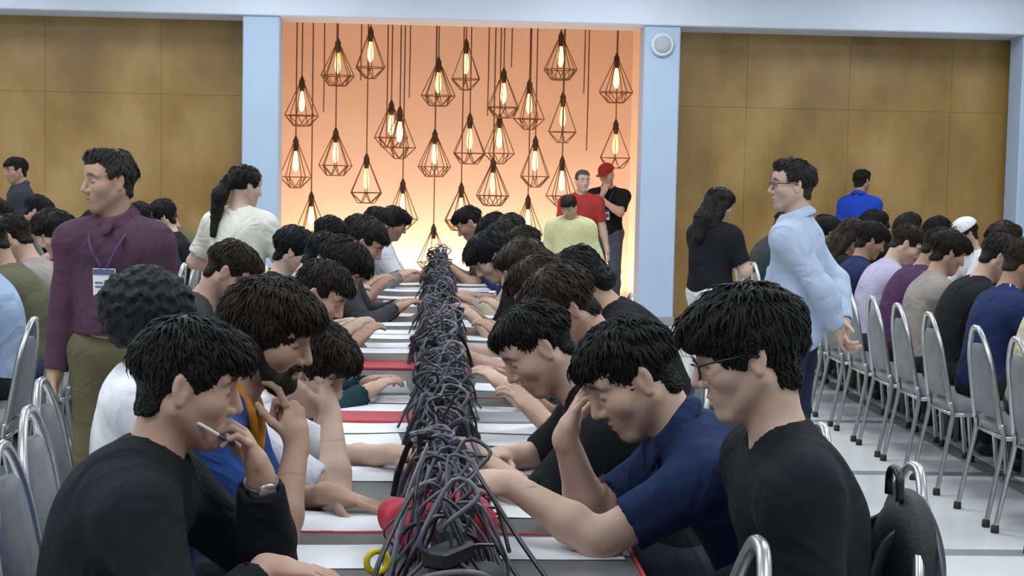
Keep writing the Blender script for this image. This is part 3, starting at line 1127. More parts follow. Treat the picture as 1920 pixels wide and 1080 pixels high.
def person_meshes(sp):
    q = sp.get('q', 1)
    Q = QUAL[q]
    det = q >= 1
    J = skeleton(sp)
    parts = []
    s = J['s']
    # body: one continuous surface
    hd, hp = head_prims(J, sp, det)
    prims = torso_prims(J, sp, -.012)
    for k in 'LR':
        prims += arm_prims(J, k, -.002 if sp.get('female') else 0.0, thick=sp.get('armth', 1.0)) + leg_prims(J, -.008, k)
        f = J['An' + k]
        prims.append(cone(f, f + A(.12, 0, -.05), .036, .028, .02))
    prims += hd
    fine = [(J['H'] - .15 * s, J['H'] + .15 * s, Q['head'])]
    for k in 'LR':
        hpr = hand_prims(J, k, det)
        prims += hpr
        bb = [pbox(p) for p in hpr]
        fine.append((np.min([b[0] for b in bb], 0) - .006, np.max([b[1] for b in bb], 0) + .006, Q['hand']))
    # hands that touch the face share the head's fine box
    hb = fine[0]
    merged = [hb]
    for f in fine[1:]:
        m = merged[0]
        if np.all(f[0] < m[1]) and np.all(f[1] > m[0]):
            merged[0] = (np.minimum(m[0], f[0]), np.maximum(m[1], f[1]), m[2])
        else:
            merged.append(f)
    if len(merged) == 3 and np.all(merged[1][0] < merged[2][1]) and np.all(merged[1][1] > merged[2][0]):
        merged = [merged[0], (np.minimum(merged[1][0], merged[2][0]), np.maximum(merged[1][1], merged[2][1]), merged[1][2])]
    v, f = multires(prims, Q['body'], merged)
    me = npmesh('body', v, f)
    marks_attr(me, v, J, sp)
    parts.append(('body', me, 'skin'))
    # shirt
    e = sp.get('ease', .012)
    sl = sp.get('sleeve', 'short')
    pr = torso_prims(J, sp, e)
    if sp.get('tuck_in'):
        pr.append(plane(A(0, 0, 1.0 * s), (0, 0, -1), .006))
    cutp = []
    for k in 'LR':
        S, E_, T = J['S' + k], J['E' + k], J['T' + k]
        if sl == 'short':
            u = sp.get('slen', .78)
            pr += arm_prims(J, k, .012 + e * .4, u)
            d = nrm(E_ - S)
            m_ = S + (E_ - S) * u
            cutp.append(cone(m_ - d * .008, m_ + d * .05, .0475, .047, .004, '-'))
        elif sl == 'long':
            u = sp.get('slen', .93)
            pr += arm_prims(J, k, .011 + e * .4, 1.0, u)
            d = nrm(T - E_)
            m_ = E_ + (T - E_) * u
            cutp.append(cone(m_ - d * .010, m_ + d * .05, .034, .034, .004, '-'))
        elif sl == 'rolled':
            u = .35
            pr += arm_prims(J, k, .012 + e * .4, 1.0, u)
    N, Bn = J['N'], J['Bn']
    neck0 = cone(N + Bn @ A(-.002, 0, .005 + sp.get('necku', 0)), hp(-.018, 0, -.03), .0625 * sp.get('neck', 1), .085, .006, '-')
    if sp.get('hem'):
        pr.append(ell(J['P'] + J['B1'] @ A(0, 0, -.05), (.135 * sp.get('girth', 1), .178 * sp.get('girth', 1), .11), J['B1'], .04))
    pr = pr + cutp + [neck0]
    vneck = sp.get('vneck')
    if vneck:
        pr.append(cone(N + J['B2'] @ A(.06, 0, .03), N + J['B2'] @ A(.115, 0, -vneck), .045, .012, .008, '-'))
    v, f = surface(pr, Q['cloth'], disp=folds(.0042 if q == 2 else .004, 20, sp.get('seed', 1.0)))
    parts.append(('shirt', npmesh('shirt', v, f), 'shirt'))
    if sp.get('collar'):
        c0 = N + Bn @ A(.004, 0, .032)
        nn = Bn @ A(.38, 0, 1)
        pc = [tor(c0, nn, .066, .011, .01), tor(c0 - nrm(nn) * .016, nn, .074, .012, .014), tor(c0 - nrm(nn) * .030, nn, .083, .010, .014),
              ell(c0 + Bn @ A(.078, .034, -.045), (.012, .026, .036), Bn @ Ry(-.5), .012),
              ell(c0 + Bn @ A(.078, -.034, -.045), (.012, .026, .036), Bn @ Ry(-.5), .012),
              cone(N + Bn @ A(-.002, 0, -.03), hp(-.018, 0, -.03), .054, .053, .003, '-')]
        v, f = surface(pc, Q['cloth'] * .6)
        parts.append(('collar', npmesh('collar', v, f), 'collar'))
    # trousers and shoes
    pt = [ell(J['P'] + A(0, 0, -.015), (.132 * sp.get('girth', 1), .176 * sp.get('girth', 1), .115), J['B1'], .05)]
    for k in 'LR':
        pt += leg_prims(J, .010, k)
        f = J['An' + k]
        pt.append(plane(A(0, 0, .075), (0, 0, -1), .004)) if k == 'R' else None
    v, f = surface(pt, Q['leg'] if J['sit'] else Q['cloth'] * 1.1, disp=folds(.004, 16, 2.0))
    parts.append(('trousers', npmesh('trousers', v, f), 'trousers'))
    for k in 'LR':
        f0 = J['An' + k]
        pf = [cone(f0 + A(-.03, 0, -.045), f0 + A(.12, 0, -.052), .040, .038, .03), ell(f0 + A(.15, 0, -.056), (.07, .044, .034), None, .03),
              cone(f0 + A(-.01, 0, -.03), f0 + A(-.005, 0, .01), .042, .040, .02), plane(A(0, 0, .004), (0, 0, -1), .002)]
        v, f = surface(pf, .012)
        parts.append(('shoe', npmesh('shoe', v, f), 'shoe'))
    # hair
    hh = hair_prims(sp, hp, J['HR'], s)
    if hh:
        dsp = curls(.0065, 150.0) if sp.get('hair') == 'afro' else strands(J['H'], J['HR'], sp.get('hamp', .0022), 150, sp.get('seed', 1.0))
        v, f = surface(hh, Q['hair'], disp=dsp)
        if sp.get('hair') != 'afro':
            v, f = add_locks(v, f, J, sp, {2: 2600, 1: 800, 0: 200}[q], int(sp.get('seed', 1) * 10))
        parts.append(('hair', npmesh('hair', v, f), 'hair'))
    if sp.get('beard'):
        HR = J['HR']
        E = lambda c, r, k=.015, op='+': ell(hp(*c), A(*r) * s, HR, k, op)
        pb = [E((.070, 0, -.098), (.034, .038, .034)), E((.086, 0, -.050), (.022, .030, .009), .01)]
        for g in (1, -1):
            pb += [cone(hp(.000, g * .064, -.030), hp(.062, g * .030, -.100), .017, .024, .02), cone(hp(.004, g * .067, -.005), hp(.0, g * .064, -.05), .010, .016, .02),
                   cone(hp(.088, g * .022, -.052), hp(.078, g * .030, -.085), .010, .012, .012)]
        pb += [E((.098, 0, -.067), (.016, .020, .0095), .005, '-')]
        v, f = surface(pb, Q['hair'] * .9, disp=strands(J['H'], HR, .0018, 260))
        parts.append(('beard', npmesh('beard', v, f), 'hair'))
    if sp.get('glasses'):
        g_ = MB()
        for g in (1, -1):
            rim = [hp(.108 - .006 * abs(math.cos(t)), g * (.033 + .025 * math.cos(t)), .002 + .019 * math.sin(t)) for t in np.linspace(0, 2 * math.pi, 22, endpoint=False)]
            g_.tube(rim, .0022 * s, 6, True)
            g_.tube([hp(.100, g * .059, .010), hp(.085, g * .072, .012), hp(.01, g * .084, .008), hp(-.022, g * .084, -.006)], .0022 * s, 6)
        g_.tube([hp(.108, .010, .008), hp(.113, 0, .011), hp(.108, -.010, .008)], .0018 * s, 6)
        parts.append(('glasses', g_.mesh('glasses', True), 'glasses'))
        ln = MB()
        for g in (1, -1):
            rim = [hp(.107 - .006 * abs(math.cos(t)), g * (.033 + .0235 * math.cos(t)), .002 + .0175 * math.sin(t)) for t in np.linspace(0, 2 * math.pi, 22, endpoint=False)]
            ln.add(rim, [tuple(range(22))])
        parts.append(('lens', ln.mesh('lens'), 'lens'))
    if sp.get('cap'):
        E = lambda c, r, k=.015, op='+': ell(hp(*c), A(*r) * s, J['HR'], k, op)
        pc = [E((-.012, 0, .050), (.114, .094, .088)), plane(hp(0, 0, .042), J['HR'] @ A(-.1, 0, -1), .006), E((.125, 0, .045), (.075, .072, .009), .012)]
        v, f = surface(pc, .007)
        parts.append(('cap', npmesh('cap', v, f), 'cap'))
    if sp.get('lany'):
        B2, C_ = J['B2'], J['C']
        g_ = .118 * sp.get('girth', 1) + e
        for sg in (1, -1):
            pts = [N + B2 @ A(-.03, sg * .075, .030), N + B2 @ A(.060, sg * .080, -.005), C_ + B2 @ A(g_ + .004, sg * .060, .05), C_ + B2 @ A(g_ + .012, sg * .02, -.06)]
            parts.append(('lanyard', MB().tube(crom(pts, 6), .012, 8, flat=.3).mesh('lanyard', True), 'lanyard'))
    if sp.get('stripes'):
        for k, sg in (('L', 1), ('R', -1)):
            S, E_ = J['S' + k], J['E' + k]
            o_ = A(0, sg * .5, .86)
            for dx in (-.022, .012):
                pts = [N + J['B2'] @ A(dx - .01, sg * .075, .028), S * .5 + N * .5 + A(dx, sg * .02, .048), S + A(dx, sg * .046, .048), S + (E_ - S) * .3 + A(dx, sg * .068, .012), S + (E_ - S) * .6 + A(dx, sg * .066, .006)]
                parts.append(('stripe', MB().tube(crom(pts, 6), .009, 8, flat=.5).mesh('stripe', True), 'stripe'))
    if sp.get('watch'):
        k = sp['watch']
        T, d = J['T' + k], nrm(J['T' + k] - J['E' + k])
        n = nrm(np.cross(d, A(0, 0, 1) if abs(d[2]) < .8 else A(0, 1, 0)))
        b = np.cross(d, n)
        c = T - d * .022
        ring = [c + (n * math.cos(t) + b * math.sin(t)) * .0325 for t in np.linspace(0, 2 * math.pi, 20, endpoint=False)]
        wm = MB().tube(ring, .006, 6, True)
        parts.append(('wristwatch', wm.mesh('wristwatch', True), 'watch'))
        wd = MB().lathe([(.001, .004), (.017, .004), (.019, 0), (.019, -.006)], 16)
        fc = nrm(A(*sp.get('watch_dir', (0, -1, 0))))
        fc = nrm(fc - d * (fc @ d))
        m3 = Matrix(np.stack([d, np.cross(fc, d), fc], 1).tolist())
        wd.v = [tuple(m3 @ Vector(p) + Vector(c + fc * .034)) for p in wd.v]
        parts.append(('watch_face', wd.mesh('watch_face', True), 'steel'))
    if sp.get('badge'):
        bd = sp['badge']
        B2, N_ = J['B2'], J['N']
        fw = lambda z_, y_=0, o_=0: J['C'] + B2 @ A(.118 * sp.get('girth', 1) + .02 + o_ + sp.get('badge_out', 0), y_, z_)
        ctr = fw(bd, sp.get('badge_y', 0), .008)
        ly = MB()
        for g in (1, -1):
            ly.tube(crom([N_ + B2 @ A(-.02, g * .070, .035), N_ + B2 @ A(.055, g * .075, -.015), fw(.06, g * .055), ctr + B2 @ A(0, g * .01, .06)], 5), .006, 6)
        parts.append(('lanyard', ly.mesh('lanyard', True), 'lanyard'))
        rt = Matrix(B2.tolist())
        bm = MB().box(ctr, (.006, .088, .115), rot=rt, bev=.002)
        parts.append(('badge', bm.mesh('badge'), 'badge'))
        bm = MB().box(ctr + B2 @ A(.004, 0, .045), (.003, .084, .022), rot=rt).box(ctr + B2 @ A(.004, .018, -.008), (.003, .034, .042), rot=rt)
        bm.box(ctr + B2 @ A(.004, -.02, .004), (.003, .03, .006), rot=rt).box(ctr + B2 @ A(.004, -.02, -.012), (.003, .03, .006), rot=rt)
        parts.append(('badge_print', bm.mesh('badge_print'), 'print'))
    return parts, J


M_STEEL = mat('steel', (.6, .6, .62), .3, .9)
M_DARK = mat('black_plastic', (.012, .012, .014), .4)
M_LENS = mat('lens_glass', (.9, .95, 1.0), .05)
M_LENS.node_tree.nodes['Principled BSDF'].inputs['Transmission Weight'].default_value = 1.0
M_LENS.node_tree.nodes['Principled BSDF'].inputs['IOR'].default_value = 1.02
M_PRINT = mat('badge_print', (.10, .12, .25), .5)
M_BADGE = mat('badge_card', (.82, .82, .86), .4)

TONES = [(.520, .345, .262), (.450, .285, .208), (.600, .425, .335), (.380, .230, .160)]


def place(parts, J, sp, loc, rot, label, group=None, **mt):
    o = empty('person', loc, rot)
    tag(o, label, 'person', group)
    defaults = dict(skin=skin(TONES[0]), shirt=cloth((.05, .05, .06)), collar=None, trousers=cloth((.035, .04, .055)),
                    shoe=mat('shoe_black', (.02, .02, .022), .45), hair=hairmat(), glasses=M_DARK, lens=M_LENS, cap=cloth((.35, .04, .03)),
                    watch=mat('watch_strap', (.10, .09, .09), .4, .5), steel=M_STEEL, lanyard=cloth((.10, .06, .14)), badge=M_BADGE, print=M_PRINT, stripe=cloth((.75, .76, .80)))
    defaults.update(mt)
    if defaults['collar'] is None:
        defaults['collar'] = defaults['shirt']
    made = {}
    for nm, me, key in parts:
        par = o
        if nm == 'lens':
            par = made.get('glasses', o)
        if nm == 'watch_face':
            par = made.get('wristwatch', o)
        if nm == 'badge_print':
            par = made.get('badge', o)
        made[nm] = link(nm, me, defaults[key], par)
    return o


def person(sp, loc, rot, label, group=None, **mt):
    parts, J = person_meshes(sp)
    return place(parts, J, sp, loc, rot * D2R, label, group, **mt), J

# ================================================================== TABLES
m_top = mat('table_top', (.115, .12, .125), .38, 0, .15, 6)
m_red = mat('red_trim', (.42, .035, .05), .6)
m_leg = mat('table_leg', (.30, .31, .32), .4, .7)
TABX, TABZ, TL, TW = 0.03, .74, 1.15, .86


def table_tree():
    t = empty('folding_table')
    link('tabletop', MB().box((0, 0, TABZ - .014), (TW, TL - .016, .028), bev=.004).mesh('tabletop'), m_top, t)
    tr = MB()
    for sg in (1, -1):
        tr.box((0, sg * (TL / 2 - .004), TABZ - .014), (TW + .012, .008, .033), bev=.002)
        tr.box((sg * (TW / 2 + .003), 0, TABZ - .014), (.008, TL - .016, .033), bev=.002)
    link('edge_trim', tr.mesh('edge_trim'), m_red, t)
    lm = MB().tube([(0, 0, 0), (0, 0, TABZ - .03)], .016, 8).mesh('leg', True)
    for sx in (1, -1):
        for sy in (1, -1):
            link('leg', lm, m_leg, t, (sx * .34, sy * .47, 0))
    for sy in (1, -1):
        link('stretcher', MB().tube([(-.34, sy * .47, .16), (.34, sy * .47, .16)], .012, 8).mesh('stretcher', True), m_leg, t)
    return t


t0 = table_tree()
first = True


def put_table(x, y, label, group):
    global first
    t = t0 if first else copy_tree(t0)
    first = False
    t.location = (x, y, 0)
    tag(t, label, 'table', group)
    return t


for i in range(10):
    yc = 2.62 - TL / 2 + TL * i
    put_table(TABX, yc, 'dark grey table with red edge in the central row, %s from the camera' % ordinal(i), 'tables of the central row')
for i in range(8):
    put_table(3.58, 6.9 + TL * i, 'dark table in the right-hand row, %s from the camera' % ordinal(i), 'tables of the right-hand row')
    put_table(-2.86, 6.9 + TL * i, 'dark table in the left-hand row, %s from the camera' % ordinal(i), 'tables of the left-hand row')

# ================================================================== CHAIRS (face +X, seat centre over the origin)
m_chrome = mat('chair_frame', (.50, .52, .53), .30, .85, .12, 30)
m_pad = mat('chair_pad', (.21, .23, .235), .7, 0, .15, 12, .2, 90)
m_foot = mat('chair_foot', (.015, .015, .016), .6)


def chair_tree():
    c = empty('banquet_chair')
    pr = [cone((-.15, -.16, .45), (-.15, .16, .45), .035, .035, .03), cone((.17, -.17, .45), (.17, .17, .45), .038, .038, .03),
          ell((0, 0, .452), (.23, .22, .045), None, .05), cone((-.15, -.16, .45), (.17, -.17, .45), .035, .038, .03), cone((-.15, .16, .45), (.17, .17, .45), .035, .038, .03)]
    v, f = surface(pr, .014)
    link('seat', npmesh('seat', v, f), m_pad, c)
    bx = lambda z: -.205 - (z - .45) * .17
    def half(z):
        return .185 - .055 * max(0, (z - .45) / .45)
    path = [(bx(.46), -half(.46), .46), (bx(.62), -half(.62), .62), (bx(.76), -half(.76), .76), (bx(.85), -.100, .85), (bx(.905), -.045, .905), (bx(.915), 0, .915),
            (bx(.905), .045, .905), (bx(.85), .100, .85), (bx(.76), half(.76), .76), (bx(.62), half(.62), .62), (bx(.46), half(.46), .46)]
    link('back_frame', MB().tube(crom(path, 5), .0135, 8).mesh('back_frame', True), m_chrome, c)
    pv, pf = [], []
    prof = [(.50, .150), (.56, .158), (.68, .146), (.76, .125), (.81, .095), (.838, .05)]
    for sd, off in ((1, .020), (-1, -.014)):
        for (z, hw) in prof:
            for yy in (-1, -.5, 0, .5, 1):
                bul = off * (1 - .75 * yy * yy)
                pv.append((bx(z) + bul, yy * hw, z))
    n = len(prof)
    for sd in (0, 1):
        for i in range(n - 1):
            for j in range(4):
                a = sd * n * 5 + i * 5 + j
                q = (a, a + 1, a + 6, a + 5)
                pf.append(q if sd == 0 else q[::-1])
    for i in range(n - 1):
        for j in (0, 4):
            a, b = i * 5 + j, n * 5 + i * 5 + j
            q = (a, a + 5, b + 5, b)
            pf.append(q if j == 0 else q[::-1])
    for i in (0, n - 1):
        for j in range(4):
            a, b = i * 5 + j, n * 5 + i * 5 + j
            q = (a, b, b + 1, a + 1)
            pf.append(q if i == 0 else q[::-1])
    link('backrest', MB().add(pv, pf).mesh('backrest', True), m_pad, c)
    for sy in (1, -1):
        l = link('leg', MB().tube(crom([(bx(.48) + .004, sy * .186, .48), (-.20, sy * .19, .40), (-.235, sy * .20, .2), (-.27, sy * .205, .012)], 4), .0125, 8).mesh('leg', True), m_chrome, c)
        link('rubber_foot', MB().lathe([(.017, 0), (.02, .004), (.018, .035), (.012, .037)], 10, (-.27, sy * .205, 0)).mesh('rubber_foot', True), m_foot, l)
        l = link('leg', MB().tube(crom([(-.19, sy * .19, .415), (.10, sy * .195, .415), (.175, sy * .197, .405), (.205, sy * .20, .36), (.225, sy * .205, .2), (.245, sy * .21, .012)], 4), .0125, 8).mesh('leg', True), m_chrome, c)
        link('rubber_foot', MB().lathe([(.017, 0), (.02, .004), (.018, .035), (.012, .037)], 10, (.245, sy * .21, 0)).mesh('rubber_foot', True), m_foot, l)
    for x_ in (-.19, .17):
        link('stretcher', MB().tube([(x_, -.19, .412), (x_, .19, .412)], .011, 8).mesh('stretcher', True), m_chrome, c)
    return c


c0 = chair_tree()
cfirst = True


def put_chair(x, y, rot, label, group):
    global cfirst
    c = c0 if cfirst else copy_tree(c0)
    cfirst = False
    c.location = (x, y, 0)
    c.rotation_euler = (0, 0, rot * D2R)
    tag(c, label, 'chair', group)
    return c


# ================================================================== FRONT PEOPLE
BLACK = cloth((.014, .015, .018), 'black_cotton')
NAVY = cloth((.016, .030, .085), 'navy_cotton')
G_L, G_R = 'people along the left side of the central table', 'people along the right side of the central table'
CH_L, CH_R = 'chairs along the left side of the central table', 'chairs along the right side of the central table'

FIST = [(70, 80, 45), (72, 82, 45), (74, 82, 45), (76, 82, 45)]
# left side (heading 0 = facing +X, camera on their right)
L1, JL1 = person(dict(q=2, head_at=(.170, 1.150), head=(10, 14, 0), hair='quiff', sleeve='long', slen=.86, ease=.018, girth=1.06, hunch=14, shf=.035, s=1.0, stubble=.3, hs=1.05,
                      armL=dict(w=(.325, .035, .955), pole=(.7, .15, -1), hd=(-.30, -.22, .92), pn=(-.9, -.2, -.2), curl=(35, 55, 35), thumb=.7),
                      armR=dict(w=(.36, -.13, .795), pole=(-.2, -.8, -.7), hd=(1, .08, -.10), pn=(0, 0, -1), curl=(14, 22, 18)), watch='L', watch_dir=(.4, -.9, 0), seed=.7),
                 (-.685, 3.33, 0), 0, 'young man in black long sleeves at front left, hand at his mouth', G_L, skin=skin(TONES[0]), shirt=BLACK)
L2, _ = person(dict(q=2, head_at=(.32, 1.198), head=(-14, 18, 0), hair='shaggy', beard=True, sleeve='short', ease=.014, s=1.02, hunch=12, stubble=.6, lany=True,
                    armR=dict(w=(.40, -.10, .945), pole=(.7, -.3, -1), hd=(-.12, .25, .95), pn=(-.8, .5, 0), fing=[(20, 30, 20), (75, 80, 40), (78, 80, 40), (80, 80, 40)]),
                    armL=dict(w=(.46, .10, .785), pole=(0, .6, -.8), hd=(1, -.15, -.18), curl=(6, 10, 10)), seed=2.1),
               (-.72, 3.90, 0), 0, 'bearded man with long dark hair in a blue shirt, chin on his hand', G_L, skin=skin(TONES[1]), shirt=cloth((.03, .075, .26)), hair=hairmat((.018, .013, .010)), lanyard=cloth((.55, .22, .03)))
L3, _ = person(dict(q=2, head_at=(.375, 1.048), head=(-10, 32, 0), hair='mop', sleeve='short', ease=.016, hunch=14, stubble=.1,
                    armR=dict(w=(.440, -.085, .925), pole=(1, -.3, -.7), hd=(-.25, .3, .9), pn=(-1, .2, -.2), curl=(25, 40, 25)),
                    armL=dict(w=(.60, .06, .79), pole=(0, 1, -.5), hd=(1, -.2, 0)), seed=3.3),
               (-.72, 4.50, 0), 0, 'young man in a white shirt bending low with his hand over his face', G_L, skin=skin(TONES[2]), shirt=cloth((.72, .73, .78)), hair=hairmat((.020, .015, .012)))
L4, _ = person(dict(q=2, head_at=(.06, 1.100), head=(25, 8, 0), hair='afro', sleeve='short', ease=.014, hunch=5, seed=4.2),
               (-.945, 5.08, 0), 0, 'person with a big round mop of black curls in a white T-shirt', G_L, skin=skin(TONES[1]), shirt=cloth((.78, .80, .84)), hair=hairmat((.010, .012, .012)))

# right side (heading 180 = facing -X, camera on their left)
R1, JR1 = person(dict(q=2, head_at=(.140, 1.247), head=(-6, 19, 0), hair='mop', glasses=True, sleeve='long', slen=.9, ease=.016, girth=1.03, s=1.05, hunch=9, stubble=.05, jaw=.98, hs=1.0,
                      armL=dict(w=(.27, .13, .69), pole=(-1, .5, -.3), pn=(0, -.3, -1)), armR=dict(w=(.27, -.13, .69), pole=(-1, -.5, -.3), pn=(0, .3, -1)), seed=5.0),
                 (.780, 3.20, 0), 180, 'young man in glasses and a black top sitting upright at the front right', G_R, skin=skin(TONES[2]), shirt=BLACK)
R2, JR2 = person(dict(q=2, head_at=(.375, 1.126), head=(4, 34, 0), hs=1.07, hair='short', sleeve='short', slen=.74, ease=.016, girth=1.10, s=1.02, hunch=16, collar=True, stubble=.65, neck=1.06,
                      armR=dict(w=(.528, -.055, .968), pole=(.6, -.2, -1), hd=(-.28, .22, .92), pn=(-1, .1, -.1), curl=(16, 26, 20)),
                      armL=dict(w=(.665, .06, .875), pole=(-.15, .7, -1), hd=(1, -.1, .05), pn=(0, -.5, -.9), fing=[(10, 14, 10), (45, 55, 35), (60, 65, 40), (65, 70, 40)]), armth=1.08, seed=6.1),
                 (.85, 3.76, 0), 180, 'heavy-set man in a navy polo shirt resting his forehead on one hand', G_R, skin=skin(TONES[2]), shirt=NAVY)
R3, _ = person(dict(q=2, head_at=(.415, 1.130), head=(6, 40, 0), hair='crop', sleeve='short', slen=.9, ease=.014, hunch=16, stubble=.4,
                    armL=dict(w=(.60, .12, .865), pole=(-.2, .8, -1), hd=(1, -.1, .05), pn=(0, 0, -1), curl=(25, 35, 25)),
                    armR=dict(w=(.50, -.12, .80), pole=(0, -1, -.5)), seed=7.4),
               (.70, 4.36, 0), 180, 'man in a black T-shirt reaching across the table, third on the right', G_R, skin=skin(TONES[2]), shirt=BLACK)

put_chair(-.71, 3.36, 0, 'grey metal chair of the man in the black long-sleeved shirt', CH_L)
put_chair(-.76, 3.90, 0, 'grey metal chair of the bearded man in blue', CH_L)
put_chair(-.84, 4.48, 0, 'grey metal chair of the young man in white bending low', CH_L)
put_chair(-.95, 5.08, 0, 'grey metal chair of the curly-haired person in white', CH_L)
put_chair(.70, 3.20, 180, 'grey metal chair of the man in glasses and black', CH_R)
c_ = put_chair(.29, 2.78, 180, 'empty grey metal chair pushed in at the bottom edge, before the man in glasses', CH_R)
c_.scale = (1.04, 1.04, 1.04)
put_chair(.88, 3.76, 180, 'grey metal chair of the man in the navy polo shirt', CH_R)
put_chair(.80, 4.36, 180, 'grey metal chair of the man in black reaching over the table', CH_R)

# ================================================================== SEATED CROWD (shared shapes, own clothes)
VAR = []
for i, sp in enumerate([
    dict(lean=26, head=(0, 38, 0), hair='short', sleeve='short', hunch=14, seed=1),
    dict(lean=30, head=(8, 46, 0), hair='mop', sleeve='short', hunch=12, seed=2),
    dict(lean=20, head=(-8, 34, 0), hair='short', sleeve='long', hunch=14, seed=3),
    dict(lean=32, head=(-4, 50, 0), hair='shaggy', sleeve='long', hunch=10, seed=4),
    dict(lean=24, head=(5, 42, 4), hair='crop', sleeve='short', hunch=16, seed=5, glasses=False,
         armL=dict(w=(.46, .07, .98), pole=(.6, .2, -1), hd=(-.25, -.2, .92), pn=(-1, 0, -.1), curl=(20, 30, 20))),
    dict(lean=12, head=(0, 30, 0), hair='long', sleeve='short', hunch=8, seed=6, female=True),
    dict(lean=10, head=(6, 26, 0), hair='mop', sleeve='short', hunch=10, seed=7),
    dict(lean=16, head=(-10, 36, 0), hair='short', sleeve='short', hunch=12, seed=8,
         armR=dict(w=(.40, -.08, 1.0), pole=(.6, -.2, -1), hd=(-.25, .2, .92), pn=(-1, 0, -.1), curl=(20, 30, 20))),
    dict(lean=12, head=(4, 28, 0), hair='crop', cap=True, sleeve='short', hunch=10, seed=9),
    dict(lean=14, head=(6, 24, 0), hair='short', sleeve='short', stripes=True, hunch=10, seed=10)]):
    sp['q'] = 1
    parts, J = person_meshes(sp)
    VAR.append((parts, J, sp))

COL = dict(black=(.014, .014, .016), charcoal=(.05, .05, .055), navy=(.020, .032, .10), teal=(.015, .045, .05), grey=(.22, .22, .23), beige=(.46, .41, .31),
           white=(.70, .72, .76), lilac=(.50, .45, .62), purple=(.075, .035, .09), olive=(.12, .12, .07), maroon=(.13, .03, .04), blue=(.03, .07, .30), sand=(.58, .52, .36),
           lightblue=(.34, .44, .62), brown=(.10, .06, .04), taupe=(.30, .27, .25))
HAIRC = [(.012, .010, .009), (.016, .012, .010), (.026, .017, .012), (.010, .010, .011)]
HN = {'short': 'short', 'mop': 'thick', 'shaggy': 'shaggy', 'crop': 'cropped', 'long': 'long'}


def crowd(vi, head, face, colr, label, group, hair=None, tone=None, cap=None, chair=True, chlabel=None, chgroup=None, pel=None):
    """head: world position of head centre; face +1 = facing +X, -1 = facing -X"""
    parts, J, sp = VAR[vi]
    H = J['H']
    sc = max(.94, min(1.06, head[2] / H[2]))
    px = head[0] - face * H[0] * sc
    if pel is not None:
        px = pel
    o = place(parts, J, sp, (px, head[1], 0), 0 if face > 0 else math.pi, label, group,
              cap=cloth((.72, .74, .78)), shirt=cloth(COL[colr]), hair=hairmat(hair or HAIRC[rnd.randrange(4)]), skin=skin(tone or TONES[rnd.randrange(4)]),
              trousers=cloth(rnd.choice([(.03, .035, .05), (.02, .02, .022), (.04, .055, .09), (.07, .065, .045)])))
    o.scale = (sc, sc, sc)
    if chair:
        put_chair(px - face * .02, head[1], 0 if face > 0 else 180, chlabel, chgroup)
    return o


# central rows further back: head centres (x, y, z)
CL = [(2, -.427, 6.00, 1.137, 'teal'), (0, -.86, 6.75, 1.165, 'charcoal'), (1, -.43, 7.35, 1.155, 'lilac'), (0, -.55, 7.9, 1.16, 'navy'), (6, -.745, 8.45, 1.17, 'black'),
      (2, -.40, 9.3, 1.18, 'charcoal'), (0, -.66, 9.95, 1.18, 'maroon'), (1, -.46, 10.6, 1.16, 'navy'), (0, -.55, 11.25, 1.16, 'black'), (2, -.44, 11.9, 1.20, 'grey'), (6, -.33, 12.6, 1.19, 'white')]
names = {'teal': 'dark teal', 'lightblue': 'light blue', 'blue': 'bright blue'}
cn = lambda c: names.get(c, c)
for i, (v, x, y, z, c) in enumerate(CL):
    crowd(v, (x, y, z), 1, c, 'person in a %s top, %s from the front on the central table\'s left' % (cn(c), ordinal(i + 4)), G_L,
          chlabel='grey chair of the %s person from the front, left of the central table' % ordinal(i + 4), chgroup=CH_L)
CR = [(1, .418, 5.15, 1.20, 'brown'), (0, .40, 5.9, 1.17, 'charcoal'), (3, .60, 6.6, 1.16, 'black'), (5, .40, 7.25, 1.17, 'taupe'), (0, .45, 7.9, 1.16, 'beige'), (1, .30, 8.55, 1.155, 'black'),
      (0, .52, 9.2, 1.17, 'charcoal'), (2, .42, 9.9, 1.17, 'beige'), (6, .50, 10.6, 1.17, 'navy'), (1, .54, 11.3, 1.19, 'black'), (3, .45, 12.0, 1.19, 'navy'), (0, .27, 12.6, 1.21, 'charcoal')]
for i, (v, x, y, z, c) in enumerate(CR):
    crowd(v, (x, y, z), -1, c, 'person in a %s top, %s from the front on the central table\'s right' % (cn(c), ordinal(i + 3)), G_R,
          hair=(.030, .019, .012) if i in (0, 3) else None,
          chlabel='grey chair of the %s person from the front, right of the central table' % ordinal(i + 3), chgroup=CH_R)

G_RA, G_RB, G_LA, G_LB = 'people on the near side of the right-hand table', 'people on the far side of the right-hand table', 'people on the near side of the left-hand table', 'people on the far side of the left-hand table'
RA = [(6, 6.93, 'olive'), (7, 7.46, 'sand'), (9, 8.20, 'navy'), (2, 8.77, 'black'), (6, 9.30, 'taupe'), (2, 9.84, 'purple'), (7, 10.42, 'lilac'), (6, 11.0, 'navy'), (5, 11.6, 'black'), (6, 12.2, 'charcoal'), (2, 12.8, 'brown'), (6, 13.5, 'teal'), (7, 14.1, 'charcoal')]
for i, (v, y, c) in enumerate(RA):
    H = VAR[v][1]['H']
    crowd(v, (2.88 + H[0], y, 1.19), 1, c, 'person in %s seated back to the aisle, %s along the right-hand table' % (cn(c), ordinal(i)), G_RA,
          chlabel='grey chair on the aisle side of the right-hand table, %s from the camera' % ordinal(i), chgroup='chairs along the right-hand table', pel=2.88)
RB = [(6, 10.6, 'grey'), (0, 11.2, 'navy'), (6, 11.8, 'black'), (8, 12.6, 'white'), (7, 13.1, 'charcoal'), (0, 13.6, 'maroon'), (6, 14.2, 'grey'), (2, 14.8, 'black'), (6, 15.4, 'navy')]
